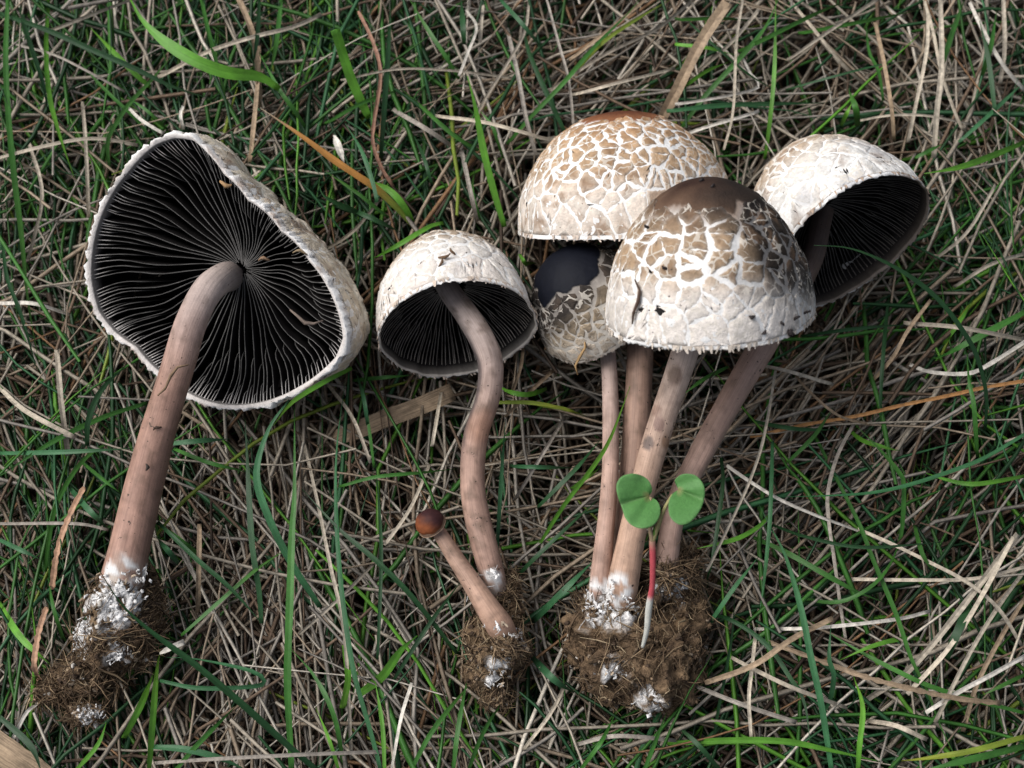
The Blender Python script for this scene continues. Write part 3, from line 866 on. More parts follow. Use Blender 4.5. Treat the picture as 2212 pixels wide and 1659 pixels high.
def mushroom_dark():
    rnd = random.Random(5)
    base = at(1292, 1275, 0.5)
    T = thing('mushroom', base, 'small mushroom with glossy blue-black cap crown and a slender stem, tucked under the tan cap', 'mushroom')
    cap = Cap(1292, 684, 0.75, (-0.42, 0.68, 0.60), 130, 180, p=2.0, seed=9.2, wob=0.04, lip=0.06, inner=0.85)
    def dk(p, x):
        v = (p-cap.C)/cap.R
        return sm(-0.20, 0.42, float(np.dot(v, cap.u*0.8-cap.r*0.60))+0.25*F3(p, 160, 3, 3))
    def edge(th): return 0.41+0.12*mnoise.noise(Vector((math.cos(th)*2.2, math.sin(th)*2.2, 5)))+0.015*mnoise.noise(Vector((math.cos(th)*11, math.sin(th)*11, 5)))
    def colf(th, x, p):
        e = edge(th)
        c = mix((0.006, 0.007, 0.012), (0.62, 0.57, 0.50), sm(e, e+0.02, x))
        return mix(c, (0.15, 0.13, 0.12), dk(p, x)*.8*sm(e, e+0.02, x))
    def lift(th, x, p):
        e = edge(th)
        return cap.k*(2.4*F3(p, 140, 5.5, 3)+1.2*F3(p, 500, 2, 3))*sm(.2, .5, x)+cap.k*2.0*sm(e+.015, e-.005, x)
    co = build_cap(cap, T, base, colf, lift, nth=200, nsr=110, ragged=4)
    def scol(th, x, p, rv, e):
        c = mix((0.40, 0.31, 0.21), (0.57, 0.48, 0.38), sm(0.68, 0.92, x))
        c = tuple(q*(0.85+0.3*rv) for q in c)
        c = mix(c, (0.014, 0.012, 0.013), dk(p, x)*0.95)
        c = mix(c, (0.10, 0.07, 0.05), 0.5*sm(0.1, .5, F3(p, 300, 2, 3)))
        return mix(c, (0.5, 0.44, 0.36), e*0.4*(1-dk(p, x)))
    build_scales(cap, co, base, {'edge': edge, 'from': 0.30, 'to': 0.95, 'cell': lambda s: (46, 23) if s < .62 else (26, 20)}, scol, lambda s: 4.5, rnd, lift=2.0, under=lift)
    co.data.materials[0] = M['shine']
    rim_teeth(cap, co, base, 70, rnd, 9, (0.60, 0.52, 0.44))
    build_stem([(1292, 640, 0.75), (1312, 760, 0.8), (1318, 850, 0.95), (1319, 940, 1.1), (1318, 1020, 1.2), (1312, 1100, 1.2), (1303, 1190, 1.15), (1295, 1275, 1.0), (1292, 1325, 0.55)], [19, 19, 19, 19.5, 20, 21, 23, 25, 22], T, base,
               stem_col((0.40, 0.32, 0.285), (0.385, 0.26, 0.205), (0.1, 0.7), dirt=0.3, seed=4), n=26, seg=70, seed=3)
    SOLID.append((cap.C+cap.A*cap.H*.2, cap.R*1.0))
    q = pick_on(cap, 1255, 748)
    flecks(co, base, [(q[0]-cap.u*0.002, cap.u+cap.r*.05, q[1], 75*MM, 8*MM, (0.42, 0.27, 0.13))], 'straw_crumb')
def mushroom_front():
    rnd = random.Random(6)
    base = at(1340, 1280, 0.8)
    T = thing('mushroom', base, 'large mushroom with dark brown crown and pale cracked scales, resting on top of the bunch', 'mushroom')
    cap = Cap(1533, 686, 3.4, (0.01, 0.955, 0.27), 229, 302, p=1.86, seed=3.3, wob=0.04, lip=0.04, inner=0.9, incurve=0.015)
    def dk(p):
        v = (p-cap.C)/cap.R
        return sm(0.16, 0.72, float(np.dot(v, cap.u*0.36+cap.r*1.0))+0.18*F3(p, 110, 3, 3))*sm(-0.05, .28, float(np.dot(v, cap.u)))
    def edge(th): return 0.33+0.10*mnoise.noise(Vector((math.cos(th)*3, math.sin(th)*3, 5)))+0.015*mnoise.noise(Vector((math.cos(th)*12, math.sin(th)*12, 5)))
    def colf(th, x, p):
        e = edge(th)
        c = mix((0.040, 0.020, 0.014), (0.125, 0.075, 0.048), sm(0.10, e+.05, x)+0.30*F3(p, 200, 6, 3))
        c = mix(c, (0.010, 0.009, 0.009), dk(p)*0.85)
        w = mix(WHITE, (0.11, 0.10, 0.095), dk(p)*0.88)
        w = mix((0.26, 0.20, 0.16), w, sm(e, e+0.14, x))
        return mix(c, w, sm(e, e+0.016, x))
    def lift(th, x, p):
        e = edge(th)
        return cap.k*(3.2*F3(p, 100, 5.5, 3)+1.6*F3(p, 480, 2, 3))*sm(0.1, .4, x)+cap.k*3*sm(e+.012, e-.006, x)
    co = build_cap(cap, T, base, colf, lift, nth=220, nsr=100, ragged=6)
    def scol(th, x, p, rv, e):
        c = mix((0.10, 0.065, 0.044), (0.33, 0.23, 0.145), sm(0.32, 0.54, x))
        c = mix(c, (0.68, 0.625, 0.575), sm(0.64, 0.80, x))
        c = tuple(q*(0.84+0.3*rv) for q in c)
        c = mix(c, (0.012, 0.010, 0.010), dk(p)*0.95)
        c = mix(c, (0.17, 0.105, 0.065), 0.65*sm(0.12, .5, F3(p, 260, 2, 3))*sm(.85, .6, x))
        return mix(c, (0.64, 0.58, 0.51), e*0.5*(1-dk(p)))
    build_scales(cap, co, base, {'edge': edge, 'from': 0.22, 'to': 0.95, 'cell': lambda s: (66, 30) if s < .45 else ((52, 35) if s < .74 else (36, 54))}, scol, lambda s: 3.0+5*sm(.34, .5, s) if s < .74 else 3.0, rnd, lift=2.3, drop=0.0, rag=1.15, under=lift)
    rim_teeth(cap, co, base, 150, rnd, 13, (0.62, 0.54, 0.46))
    def st(c, t, th, p, d):
        for (px, py, rr, cc, am) in [(1454, 822, 18, (0.19, 0.13, 0.10), .9), (1424, 915, 14, (0.19, 0.115, 0.10), .7), (1402, 952, 13, (0.13, 0.10, 0.09), .9), (1418, 885, 11, (0.21, 0.12, 0.09), .6), (1440, 950, 12, (0.24, 0.13, 0.07), .7)]:
            q = at(px, py, 2.3)
            e = math.hypot((p[0]-q[0])*1.35, p[1]-q[1])/MM
            c = mix(c, cc, am*sm(rr*1.25, rr*0.85, e)*(1 if d[2] > 0 else 0))
        return c
    build_stem([(1525, 560, 3.3), (1500, 690, 2.9), (1478, 765, 2.6), (1455, 835, 2.3), (1430, 910, 2.05), (1403, 1000, 1.8), (1380, 1090, 1.6), (1360, 1180, 1.45), (1343, 1275, 1.15), (1336, 1335, 0.6)], [29, 31, 32, 32, 31.5, 31, 31, 33, 37, 32], T, base,
               stem_col((0.44, 0.36, 0.31), (0.40, 0.27, 0.195), (0.15, 0.7), dirt=0.35, seed=5, stain_shade=st), n=36, seg=110, seed=5)
    for f, r in ((0.1, 1.0), (0.5, 0.8)): SOLID.append((cap.C+cap.A*cap.H*f, cap.R*r))
    sp = []
    q = pick_on(cap, 1374, 655)
    flecks(co, base, [(q[0], cap.u, q[1], 82*MM, 9*MM, (0.10, 0.062, 0.045))], 'dirt_fleck')
    for (px, py, ln) in [(1516, 393, 8), (1540, 407, 8), (1440, 583, 8), (1404, 588, 6), (1625, 687, 9), (1652, 720, 9), (1700, 715, 12), (1715, 690, 10), (1735, 672, 10), (1400, 490, 8), (1706, 728, 12), (1690, 700, 8)]:
        q = pick_on(cap, px, py)
        sp.append((q[0], unit(cap.r*rnd.uniform(-1, 1)+cap.u*rnd.uniform(-1, 1)), q[1], ln*MM*1.2, ln*MM, (0.03, 0.024, 0.024)))
    flecks(co, base, sp)
def mushroom_right():
    rnd = random.Random(8)
    base = at(1440, 1215, 0.5)
    T = thing('mushroom', base, 'pale tilted mushroom of the bunch whose black gilled hollow faces up, on a leaning stem', 'mushroom')
    cap = Cap(1836, 524, 1.75, (-0.46, 0.74, -0.50), 193, 268, p=2.0, seed=6.4, wob=0.06, lip=0.03, inner=0.88)
    def colf(th, x, p):
        c = mix((0.62, 0.57, 0.50), WHITE, sm(0.3, 0.7, x))
        g = sm(0.1, .5, F3(p, 90, 12, 3)+0.3*float(np.dot((p-cap.C)/cap.R, cap.r))-.05)*sm(.55, .8, x)
        c = mix(c, (0.33, 0.33, 0.36), g*.55)
        k = sm(0.05, .4, F3(p, 170, 3, 3)+.35*float(np.dot((p-cap.C)/cap.R, cap.r))-.1)
        return mix(c, (0.20, 0.13, 0.09), k*0.8*sm(.88, .99, x))
    def lift(th, x, p):
        return cap.k*(4*F3(p, 110, 2.5, 3)+2.0*F3(p, 480, 2, 3))*sm(0, .3, x)
    co = build_cap(cap, T, base, colf, lift, nth=180, nsr=60, ragged=6, lipcol=(0.22, 0.18, 0.15))
    def scol(th, x, p, rv, e):
        c = mix((0.44, 0.34, 0.25), (0.71, 0.69, 0.66), sm(0.5, 0.78, x))
        c = tuple(q*(0.86+0.26*rv) for q in c)
        g = sm(0.0, .5, F3(p, 90, 12, 3)+0.35*float(np.dot((p-cap.C)/cap.R, cap.r))-.05)*sm(.5, .75, x)
        c = mix(c, (0.34, 0.33, 0.35), g*.55)
        c = mix(c, (0.24, 0.15, 0.10), 0.5*sm(0.2, .5, F3(p, 260, 2, 3)))
        return mix(c, (0.68, 0.64, 0.59), e*0.55)
    build_scales(cap, co, base, {'from': 0.15, 'to': 0.93, 'cell': lambda s: (38, 24) if s < .62 else (34, 58)}, scol, lambda s: 5 if s < .62 else 4, rnd, lift=2.4, under=lift)
    rim_teeth(cap, co, base, 120, rnd, 9, (0.40, 0.30, 0.23))
    build_gills(cap, T, base, 66, lambda q: 0.58*(1-0.25*q), rnd, rstem=0.16, wav=1.1, tiers=1, rimcol=(0.16, 0.14, 0.12), edgecol=(0.11, 0.10, 0.09))
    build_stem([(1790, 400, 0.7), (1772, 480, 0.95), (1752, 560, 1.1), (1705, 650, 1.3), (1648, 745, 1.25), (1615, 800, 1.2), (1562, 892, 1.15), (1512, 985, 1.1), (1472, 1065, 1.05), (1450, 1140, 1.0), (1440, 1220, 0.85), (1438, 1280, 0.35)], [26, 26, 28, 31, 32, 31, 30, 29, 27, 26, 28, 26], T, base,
               stem_col((0.10, 0.075, 0.065), (0.34, 0.235, 0.19), (0.18, 0.5), dirt=0.3, seed=8), n=30, seg=100, seed=7)  # dark stem top: shade inside the cap hollow put into the colour
    SOLID.append((cap.C+cap.A*cap.H*0.25, cap.R*1.0)); SOLID.append((cap.C, cap.R*0.92))
    flecks(T, base, [(at(1538, 835, 1.7), CU+CR*.25, np.array((0, 0, 1.)), 60*MM, 5*MM, (0.05, .04, .035)), (at(1480, 962, 1.45), CU+CR*.5, np.array((0, 0, 1.)), 16*MM, 7*MM, (0.08, .05, .04))], 'dirt_fleck')
mushroom_tan(); mushroom_dark(); mushroom_front(); mushroom_right()

def big_clump():
    base = at(1370, 1400, 0.0)
    T = thing('soil_clump', base, 'big round clump of fibrous brown soil under the bunch of mushrooms', 'soil clump')
    felt = [(1288, 1294, 1.18, 36, 26, 12), (1332, 1300, 1.36, 38, 24, 14), (1300, 1320, 1.32, 28, 16, 9), (1273, 1342, 1.1, 13, 14, 9), (1322, 1262, 1.52, 9, 22, 6), (1455, 1270, .82, 16, 22, 8), (1322, 1450, 1.05, 24, 10, 8), (1405, 1510, 0.72, 24, 16, 12), (1285, 1422, 0.95, 8, 7, 6)]
    cl = build_clod(T, base, [(1345, 1385, 0.45, 122, 92, 95), (1420, 1415, 0.35, 112, 98, 90), (1370, 1455, 0.15, 112, 70, 80), (1460, 1310, 0.15, 58, 88, 60), (1420, 1290, 0.15, 60, 50, 60), (1442, 1248, 0.72, 44, 36, 52), (1466, 1225, 0.4, 30, 34, 40), (1300, 1310, .62, 58, 34, 48), (1345, 1316, .75, 48, 32, 48)], 5600, 9.0, 'soil_core', (0.075, 0.05, 0.033), 0.011, felt=felt)
    build_mycelium(cl, base, felt, 4.0)
big_clump()

# ---- seedling with two kidney leaves -------------------------------------------------------------------------
def seedling():
    base = at(1395, 1392, 1.4)
    T = thing('seedling', base, 'seedling with two green kidney-shaped leaves on a crimson stem rooted in the big clump', 'seedling')
    def sc(t, th, p, d):
        c = mix((0.55, 0.55, 0.50), (0.44, 0.07, 0.085), sm(0.46, 0.53, t))
        c = mix(c, (0.40, 0.22, 0.16), sm(0.90, 1.0, t))
        return c
    build_stem([(1388, 1398, 1.45), (1397, 1362, 1.75), (1402, 1310, 2.1), (1409, 1265, 2.4), (1410, 1210, 2.7), (1409, 1168, 2.9)], [4, 6.5, 8, 6.5, 7.5, 7.5], T, base, sc, n=14, seg=50, solid=False)
    pt = (0.33, 0.30, 0.13)
    build_stem([(1409, 1170, 2.9), (1404, 1140, 3.05), (1402, 1105, 3.15), (1406, 1074, 3.2)], [6, 4.5, 4, 4], T, base, lambda *a: (0.36, 0.26, 0.16), 'petiole', 10, 20, solid=False)
    build_stem([(1409, 1170, 2.9), (1424, 1130, 3.05), (1436, 1098, 3.15), (1453, 1069, 3.2)], [6, 5, 4.5, 4], T, base, lambda *a: pt, 'petiole', 10, 20, solid=False)
    build_stem([(1411, 1166, 2.92), (1414, 1150, 2.98), (1413, 1136, 3.0)], [3, 5, 1], T, base, lambda *a: (0.10, 0.22, 0.03), 'bud', 8, 10, solid=False)
    def Z(pts): return [((2150+x/1.508)*0.54, (1300+y/1.508)*0.54) for x, y in pts]
    leaves = [(Z([(672, 1032), (690, 1040), (725, 1065), (742, 1110), (733, 1165), (695, 1212), (630, 1228), (570, 1210), (530, 1165), (512, 1110), (488, 1045), (475, 975), (500, 920), (560, 897), (620, 905), (668, 935), (692, 985), (688, 1012)]), (672, 1030), (520, 1075), 3.2, 0.0),
              (Z([(848, 1000), (822, 1010), (797, 1050), (790, 1110), (805, 1165), (850, 1202), (900, 1200), (950, 1162), (992, 1095), (1010, 1020), (1000, 960), (960, 912), (910, 897), (862, 905), (828, 935), (832, 955), (850, 972)]), (850, 992), (985, 1050), 3.2, 0.5)]
    for out, nt, fe, z, tilt in leaves:
        nx, ny = Z([nt])[0]; fx, fy = Z([fe])[0]
        pts = catmull(np.array([(x, y, 0) for x, y in out+out[:1]]), 56)[:-1]
        m = len(pts)
        V, F, C = [], [], []
        vd = unit(np.array((fx-nx, fy-ny)))
        rings = [1.0, 0.93, 0.72, 0.48, 0.24]
        for side in (0, 1):
            for ri, f in enumerate(rings):
                for (x, y, _) in pts:
                    qx, qy = nx+(x-nx)*f, ny+(y-ny)*f
                    across = (qx-nx)*(-vd[1])+(qy-ny)*vd[0]; along = (qx-nx)*vd[0]+(qy-ny)*vd[1]
                    vein = math.exp(-(across/3.0)**2)
                    zz = z+0.0035*abs(across)-0.06*vein+0.0016*along*(1 if tilt == 0 else 1)+0.02*math.sin(across*.12+along*.1)
                    zz += -0.03*side*(0.2 if ri == 0 else 1)
                    p = at(qx, qy, zz); V.append(p)
                    c = mix((0.085, 0.235, 0.060), (0.13, 0.30, 0.10), 0.5*f*f)
                    c = mix(c, (0.16, 0.30, 0.11), vein*.5)
                    C.append(c)
            V.append(at(nx, ny, z-0.03*side)); C.append((0.22, 0.20, 0.08))
        blk = m*len(rings)+1
        for side in (0, 1):
            o = side*blk
            for r_ in range(len(rings)-1):
                for i in range(m):
                    j = (i+1) % m
                    q = (o+r_*m+i, o+r_*m+j, o+(r_+1)*m+j, o+(r_+1)*m+i)
                    F.append(q if side == 0 else q[::-1])
            for i in range(m):
                j = (i+1) % m
                q = (o+(len(rings)-1)*m+i, o+(len(rings)-1)*m+j, o+blk-1)
                F.append(q if side == 0 else q[::-1])
        for i in range(m):
            j = (i+1) % m
            F.append((j, i, blk+i, blk+j))
        mesh_obj('leaf', V, F, 'leaf', T, base, C)
seedling()

# ------------------------------------------------------------------ single blades and straws that stand out
GREEN = {'b': (0.105, 0.29, 0.030), 'm': (0.050, 0.165, 0.028), 'd': (0.020, 0.070, 0.023), 'u': (0.042, 0.140, 0.056), 'y': (0.20, 0.27, 0.035)}
STRAW = {'p': (0.38, 0.33, 0.26), 't': (0.28, 0.205, 0.135), 'g': (0.27, 0.24, 0.205), 'o': (0.27, 0.135, 0.05), 'r': (0.23, 0.125, 0.085), 'k': (0.42, 0.25, 0.16), 'w': (0.50, 0.465, 0.41)}
GNAME = {'b': 'bright green', 'm': 'mid green', 'd': 'dark green', 'u': 'bluish green', 'y': 'yellow-green'}
SNAME = {'p': 'pale', 't': 'tan', 'g': 'grey', 'o': 'orange-brown', 'r': 'reddish', 'k': 'pinkish', 'w': 'whitish'}
rb = random.Random(77)
def where(x, y):
    if x < 780 and y < 330: return 'in turf beyond the large upturned cap'
    if x < 780 and y < 900: return 'in the turf beside the large upturned cap'
    if x < 420: return 'in turf around the thick whitened-foot stem'
    if x < 960 and y >= 900: return 'in turf between thick stem and tiny button'
    if x < 1130 and y < 600: return 'in the turf beyond the white dome cap'
    if y < 420 and x < 1620: return 'in the turf beyond the tan cap'
    if y < 520: return 'in the turf beyond the pale tilted cap'
    if x < 1290: return 'in turf between wavy stem and bunch'
    if x < 1560 and y < 1250: return 'in the turf among the stems of the bunch'
    if y < 1130: return 'in turf beside the leaning stem'
    return 'in the turf beside the big soil clump'
def shape(pts):
    P = np.array(pts, float); d = np.diff(P, axis=0); L = np.linalg.norm(d, axis=1).sum(); ch = np.linalg.norm(P[-1]-P[0])
    size = 'short' if L < 130 else ('long' if L > 330 else ('longish' if L > 230 else 'middling'))
    bend = 'straight' if ch/L > .993 else ('bowed' if ch/L > .95 else 'curved')
    e = P[-1]-P[0]; a = math.degrees(math.atan2(-e[1], e[0])) % 180
    return size+' '+bend
def blade(pts, w, c0, c1=None, z=None, over=False, name='grass_blade', cat=None, label=None, group=None, base_w=0.75, tip=True, mt=None, jag=0.0, kind='g', n=None):
    """one traced blade: pts in photo units, w full width; z in cm: (start, middle, end)"""
    pts = [tuple(p) for p in pts]
    n = n or max(14, min(30, int(sum(math.hypot(b[0]-a[0], b[1]-a[1]) for a, b in zip(pts, pts[1:]))/16)))
    P2 = catmull(np.array([(x, y, 0) for x, y in pts]), n)
    if z is None:
        zm = rb.uniform(0.5, 1.1); z = (rb.uniform(-0.3, zm-.05), zm, rb.uniform(-0.25, zm))
    Q = []
    for i, (x, y, _) in enumerate(P2):
        t = i/(n-1)
        zz = (1-t)**2*z[0]+2*t*(1-t)*(2*z[1]-(z[0]+z[2])/2)+t*t*z[2]
        p = at(x, y, zz)
        if not over:
            f = floor_under(p, 0.0006)
            if p[2] > f: p = at(x, y, max(-2.2, f*100-0.05))
        Q.append(p)
    Q = np.array(Q)
    if not over:
        zs = Q[:, 2].copy()
        for _ in range(3):
            s2 = zs.copy(); s2[1:-1] = (zs[:-2]+zs[1:-1]+zs[2:])/3; zs = np.minimum(zs, s2)
        Q[:, 2] = zs
    V, C, U, F = [], [], [], []
    roll = rb.uniform(-0.5, 0.5); tw = rb.uniform(-0.7, 0.7)
    c1 = c1 or c0
    ph = rb.uniform(0, 50)
    for i in range(n):
        t = i/(n-1)
        tg = unit(Q[min(n-1, i+1)]-Q[max(0, i-1)])
        vw = unit(CAMP-Q[i])
        a = unit(np.cross(tg, vw)); b = np.cross(a, tg)
        an = roll+tw*t
        a2 = a*math.cos(an)+b*math.sin(an); b2 = np.cross(a2, tg)
        prof = (base_w+(1-base_w)*sm(0, 0.3, t))
        if tip: prof *= (1-sm(0.55, 1.0, t)*0.86)
        ww = w*MM*(0.54 if kind == 'g' or w > 14 else 0.46)*prof*(1+0.10*mnoise.noise(Vector((ph, t*9, 0))))
        if jag: ww *= 0.65+jag*abs(math.sin(t*n*1.7))
        th = ww*(0.16 if kind == 'g' else (0.12 if mt == 'litter' else 0.42))
        V += [Q[i]-a2*ww+b2*th*0.9, Q[i]+b2*th*0.15, Q[i]+a2*ww+b2*th*0.9, Q[i]-b2*th*0.75]
        if callable(c0): c = c0(t)
        else: c = mix(c0, c1, sm(0.35, 0.9, t))
        c = tuple(q*(1+0.22*mnoise.noise(Vector((t*7, ph, 3)))) for q in c)
        C += [c, tuple(q*1.12 for q in c), c, c]; U += [(0, t), (.5, t), (1, t), (.5, t)]
    for i in range(n-1):
        for k in range(4):
            j = (k+1) % 4
            F.append((4*i+k, 4*i+4+k, 4*i+4+j, 4*i+j))
    F += [(0, 1, 2, 3), tuple(4*(n-1)+k for k in (3, 2, 1, 0))]
    base = Q[0].copy()
    o = mesh_obj(name, V, F, mt or ('green' if kind == 'g' else 'straw'), None, base, C, U)
    o.location = base
    me = o.data                                            # crisp keel and margins along the blade
    ev = np.empty(len(me.edges)*2, np.int32); me.edges.foreach_get('vertices', ev); ev = ev.reshape(-1, 2)
    sh = me.attributes.new('sharp_edge', 'BOOLEAN', 'EDGE')
    sh.data.foreach_set('value', np.abs(ev[:, 0]-ev[:, 1]) == 4)
    return tag(o, label, cat or ('grass blade' if kind == 'g' else 'straw'), group)
def green(s, w, pts, label=None, **kw):
    sel = GREEN[s]
    v = rb.uniform(0.82, 1.2)
    c = tuple(q*v for q in sel)
    grp = None
    mx, my = pts[len(pts)//2]
    if label is None:
        label = f"{GNAME[s]} {'narrow' if w < 10 else 'broad'} {shape(pts)} blade {where(mx, my)}"; grp = 'grass blades: '+label
    kw.setdefault('group', grp)
    f1 = rb.uniform(.8, 1.2); return blade(pts, w, c, (c[0]*f1*rb.uniform(.9, 1.25), c[1]*f1, c[2]*f1), label=label, **kw)
def straw(s, w, pts, label=None, **kw):
    sel = STRAW[s]
    v = rb.uniform(0.85, 1.15)
    c = tuple(q*v for q in sel)
    mx, my = pts[len(pts)//2]
    grp = None
    if label is None:
        label = f"{SNAME[s]} {'thin' if w < 9 else 'stout'} {shape(pts)} straw {where(mx, my)}"; grp = 'straws: '+label
    kw.setdefault('group', grp); kw.setdefault('name', 'dry_straw'); kw.setdefault('tip', False); kw.setdefault('base_w', 0.9)
    f1 = rb.uniform(.75, 1.12); return blade(pts, w, c, tuple(q*f1 for q in c), label=label, kind='s', **kw)

G = green
# --- with labels of their own
G('b', 26, [(280, -5), (308, 44), (359, 92), (427, 133), (495, 157), (560, 165), (604, 192)][::-1], 'broadest bright green grass blade, curving down to a leafy joint beyond the large upturned cap', z=(0.9, 1.5, 1.2), base_w=0.55)
G('b', 20, [(798, 255), (787, 234), (757, 166), (733, 92), (724, 64)], 'upright bright green blade with a blunt cut end beyond the white dome cap', z=(0.2, 0.9, 1.8), tip=False)
G('b', 15, [(1090, 490), (1071, 427), (1047, 335), (1027, 232), (1010, 164)], 'bright green pointed blade standing between the white dome cap and the tan cap', z=(0.1, 0.9, 1.9))
blade([(565, 235), (610, 265), (660, 300), (720, 345), (780, 385), (810, 405), (845, 437), (872, 465), (897, 494)][::-1], 15, lambda t: mix(mix((0.16, 0.22, 0.03), (0.42, 0.20, 0.05), sm(0.12, 0.4, t)), (0.34, 0.27, 0.19), sm(.75, 1, t)), label='orange-brown withering grass blade turning yellow-green at its foot', cat='grass blade', z=(0.0, 0.9, 1.0))
G('d', 14, [(210, 1225), (262, 1305), (324, 1363), (426, 1440), (529, 1527), (631, 1619), (690, 1668)][::-1], 'long dark green blade laid across the whitened foot of the thick stem', z=(0.5, 1.55, 1.9), over=True)
G('d', 9, [(1758, 530), (1830, 535), (1900, 560), (1970, 600), (2030, 650), (2080, 715), (2110, 770), (2130, 850), (2128, 930)][::-1], 'thin dark green blade arching across the black hollow of the pale tilted cap', z=(0.2, 2.6, 3.6), over=True)
G('b', 9, [(1361, 834), (1340, 892), (1319, 945), (1297, 985), (1261, 1035), (1215, 1096), (1161, 1182)][::-1], 'bright green blade crossing in front of the slender stem of the blue-black cap', z=(0.1, 1.3, 1.9), over=True)
G('u', 14, [(636, 836), (626, 861), (580, 928), (554, 1025), (580, 1117), (631, 1219), (692, 1312)][::-1], 'bluish green blade bowed like a bracket below the large upturned cap', z=(0, 1.0, 1.2))
G('u', 11, [(749, 800), (728, 964), (726, 1091), (733, 1219), (744, 1322), (764, 1450), (800, 1578), (824, 1668)][::-1], 'very long slender bluish green blade running from the cap shade past the tiny button', z=(0.2, 0.9, 0.4))
G('m', 14, [(636, 880), (636, 1066), (631, 1143), (626, 1296), (621, 1475), (630, 1668)][::-1], 'long straight keeled green blade beside the bowed bluish blade', z=(0.2, 1.0, 0.5))
G('b', 17, [(902, 1373), (866, 1404), (826, 1460), (774, 1501)][::-1], 'short broad bright green blade with slanted tip below the tiny button', z=(0.0, 0.5, 0.9))
G('b', 14, [(744, 1395), (751, 1465), (739, 1530)], 'short bright green blade end hanging beside the very long bluish blade', z=(0.3, 0.7, 0.7), tip=False)
G('u', 9, [(345, 1470), (426, 1486), (530, 1484), (570, 1475), (544, 1450), (426, 1424), (360, 1420)], 'pale bluish blade folded back in a loop beside the long dark blade', z=(0.4, 0.8, 0.4))
G('u', 12, [(1640, 1090), (1662, 1134), (1697, 1202), (1731, 1318), (1751, 1417), (1775, 1526), (1797, 1668)][::-1], 'shining light green blade running straight down past the big soil clump', z=(0.5, 1.2, 0.4))
G('u', 10, [(1669, 1074), (1783, 1071), (1880, 1065), (1962, 1048), (2043, 1022), (2125, 990), (2220, 934)][::-1], 'long bluish green blade sweeping level then rising to the edge of the turf', z=(0.4, 1.0, 0.3))
G('b', 13, [(1996, 375), (2071, 361), (2130, 341), (2220, 304)][::-1], 'bright green curved blade touching the far side of the pale tilted cap', z=(0.5, 1.2, 1.3), base_w=.7)
G('b', 10, [(800, 561), (859, 529), (929, 488), (958, 482)][::-1], 'bright green blade lying against the crown of the white dome cap', z=(0.5, .9, .3))
G('b', 10, [(760, 795), (700, 825), (632, 868), (590, 920)], 'green blade rising over the lower rim of the large upturned cap', z=(1.3, 1.9, 1.2), over=True)
straw('k', 12, [(182, 1052), (152, 1110), (125, 1186), (112, 1273)], 'pinkish jagged seed stalk beside the thick stem, pointing at its whitened foot', jag=.6, z=(.6, .8, .3), cat='seed stalk', name='seed_stalk', n=24)
straw('k', 12, [(101, 1311), (84, 1365), (73, 1441), (76, 1512)], 'pinkish jagged seed stalk standing outside the soil of the thick stem', jag=.6, z=(.6, .8, .3), cat='seed stalk', name='seed_stalk', n=24)
straw('t', 10, [(1655, 1384), (1765, 1424), (1867, 1461), (1969, 1488), (2071, 1509), (2160, 1519)], 'long barbed tan seed stalk lying level beside the big soil clump', jag=.7, z=(.4, .9, .6), cat='seed stalk', name='seed_stalk', n=40)
straw('o', 10, [(1620, 944), (1734, 918), (1848, 899), (1945, 876), (2043, 856), (2128, 837), (2220, 822)], 'long orange-brown knotty stalk lying across the turf beside the leaning stem', jag=.3, z=(.1, .7, .6), n=30)
straw('p', 7, [(1675, 800), (1662, 881), (1644, 967), (1616, 1046), (1576, 1132), (1526, 1235)], 'long thin pale straw hanging straight down beside the leaning stem', z=(1.0, 1.6, 1.2))
straw('t', 24, [(1425, 262), (1458, 201), (1499, 119), (1533, 61), (1572, 6)], 'thick tan stalk rising from behind the tan cap', z=(0, 1.0, 1.4))
straw('t', 15, [(514, -5), (543, 68), (554, 137), (561, 232)], 'stout tan stalk crossing beneath the broadest green blade', z=(.8, .8, .1))
straw('r', 11, [(774, 24), (805, 89), (822, 161), (808, 260), (805, 308), (822, 359), (849, 403)], 'reddish twisted dead stalk beyond the white dome cap', jag=.25, z=(.6, .8, .2))
straw('t', 12, [(1523, 1475), (1628, 1437), (1714, 1379), (1800, 1336)], 'tan flattened straw slanting up from the big soil clump', z=(.6, 1.1, .8))
straw('t', 36, [(720, 948), (780, 926), (830, 905), (900, 880), (978, 846)], 'broad withered brown leaf sheath below the white dome cap', z=(-.3, -.1, -.1), name='dead_leaf', cat='dead leaf', mt='litter')
straw('t', 52, [(-90, 1552), (0, 1618), (60, 1660), (150, 1730)], 'broad dry tan leaf at the corner of the turf below the whitened foot', z=(.5, .6, .5), name='dead_leaf', cat='dead leaf', mt='litter')
straw('w', 15, [(722, 292), (730, 315), (738, 338), (744, 352)], 'small papery white husk beside the orange-brown blade', z=(.6, .7, .6), name='seed_husk', cat='husk', tip=True, base_w=.3)
straw('w', 8, [(277, 232), (301, 256), (330, 275), (352, 288)], 'short white kinked straw touching the rim top of the large upturned cap', z=(.7, 1.2, 1.2))
straw('w', 12, [(345, 1412), (372, 1398), (398, 1386)], 'pale flat husk beside the soil of the thick stem', z=(.7, .9, .9), name='seed_husk', cat='husk', base_w=.4)
straw('w', 8, [(396, 229), (390, 246), (396, 280)], 'tiny white curled straw beyond the rim of the large upturned cap', z=(.4, .6, .3))

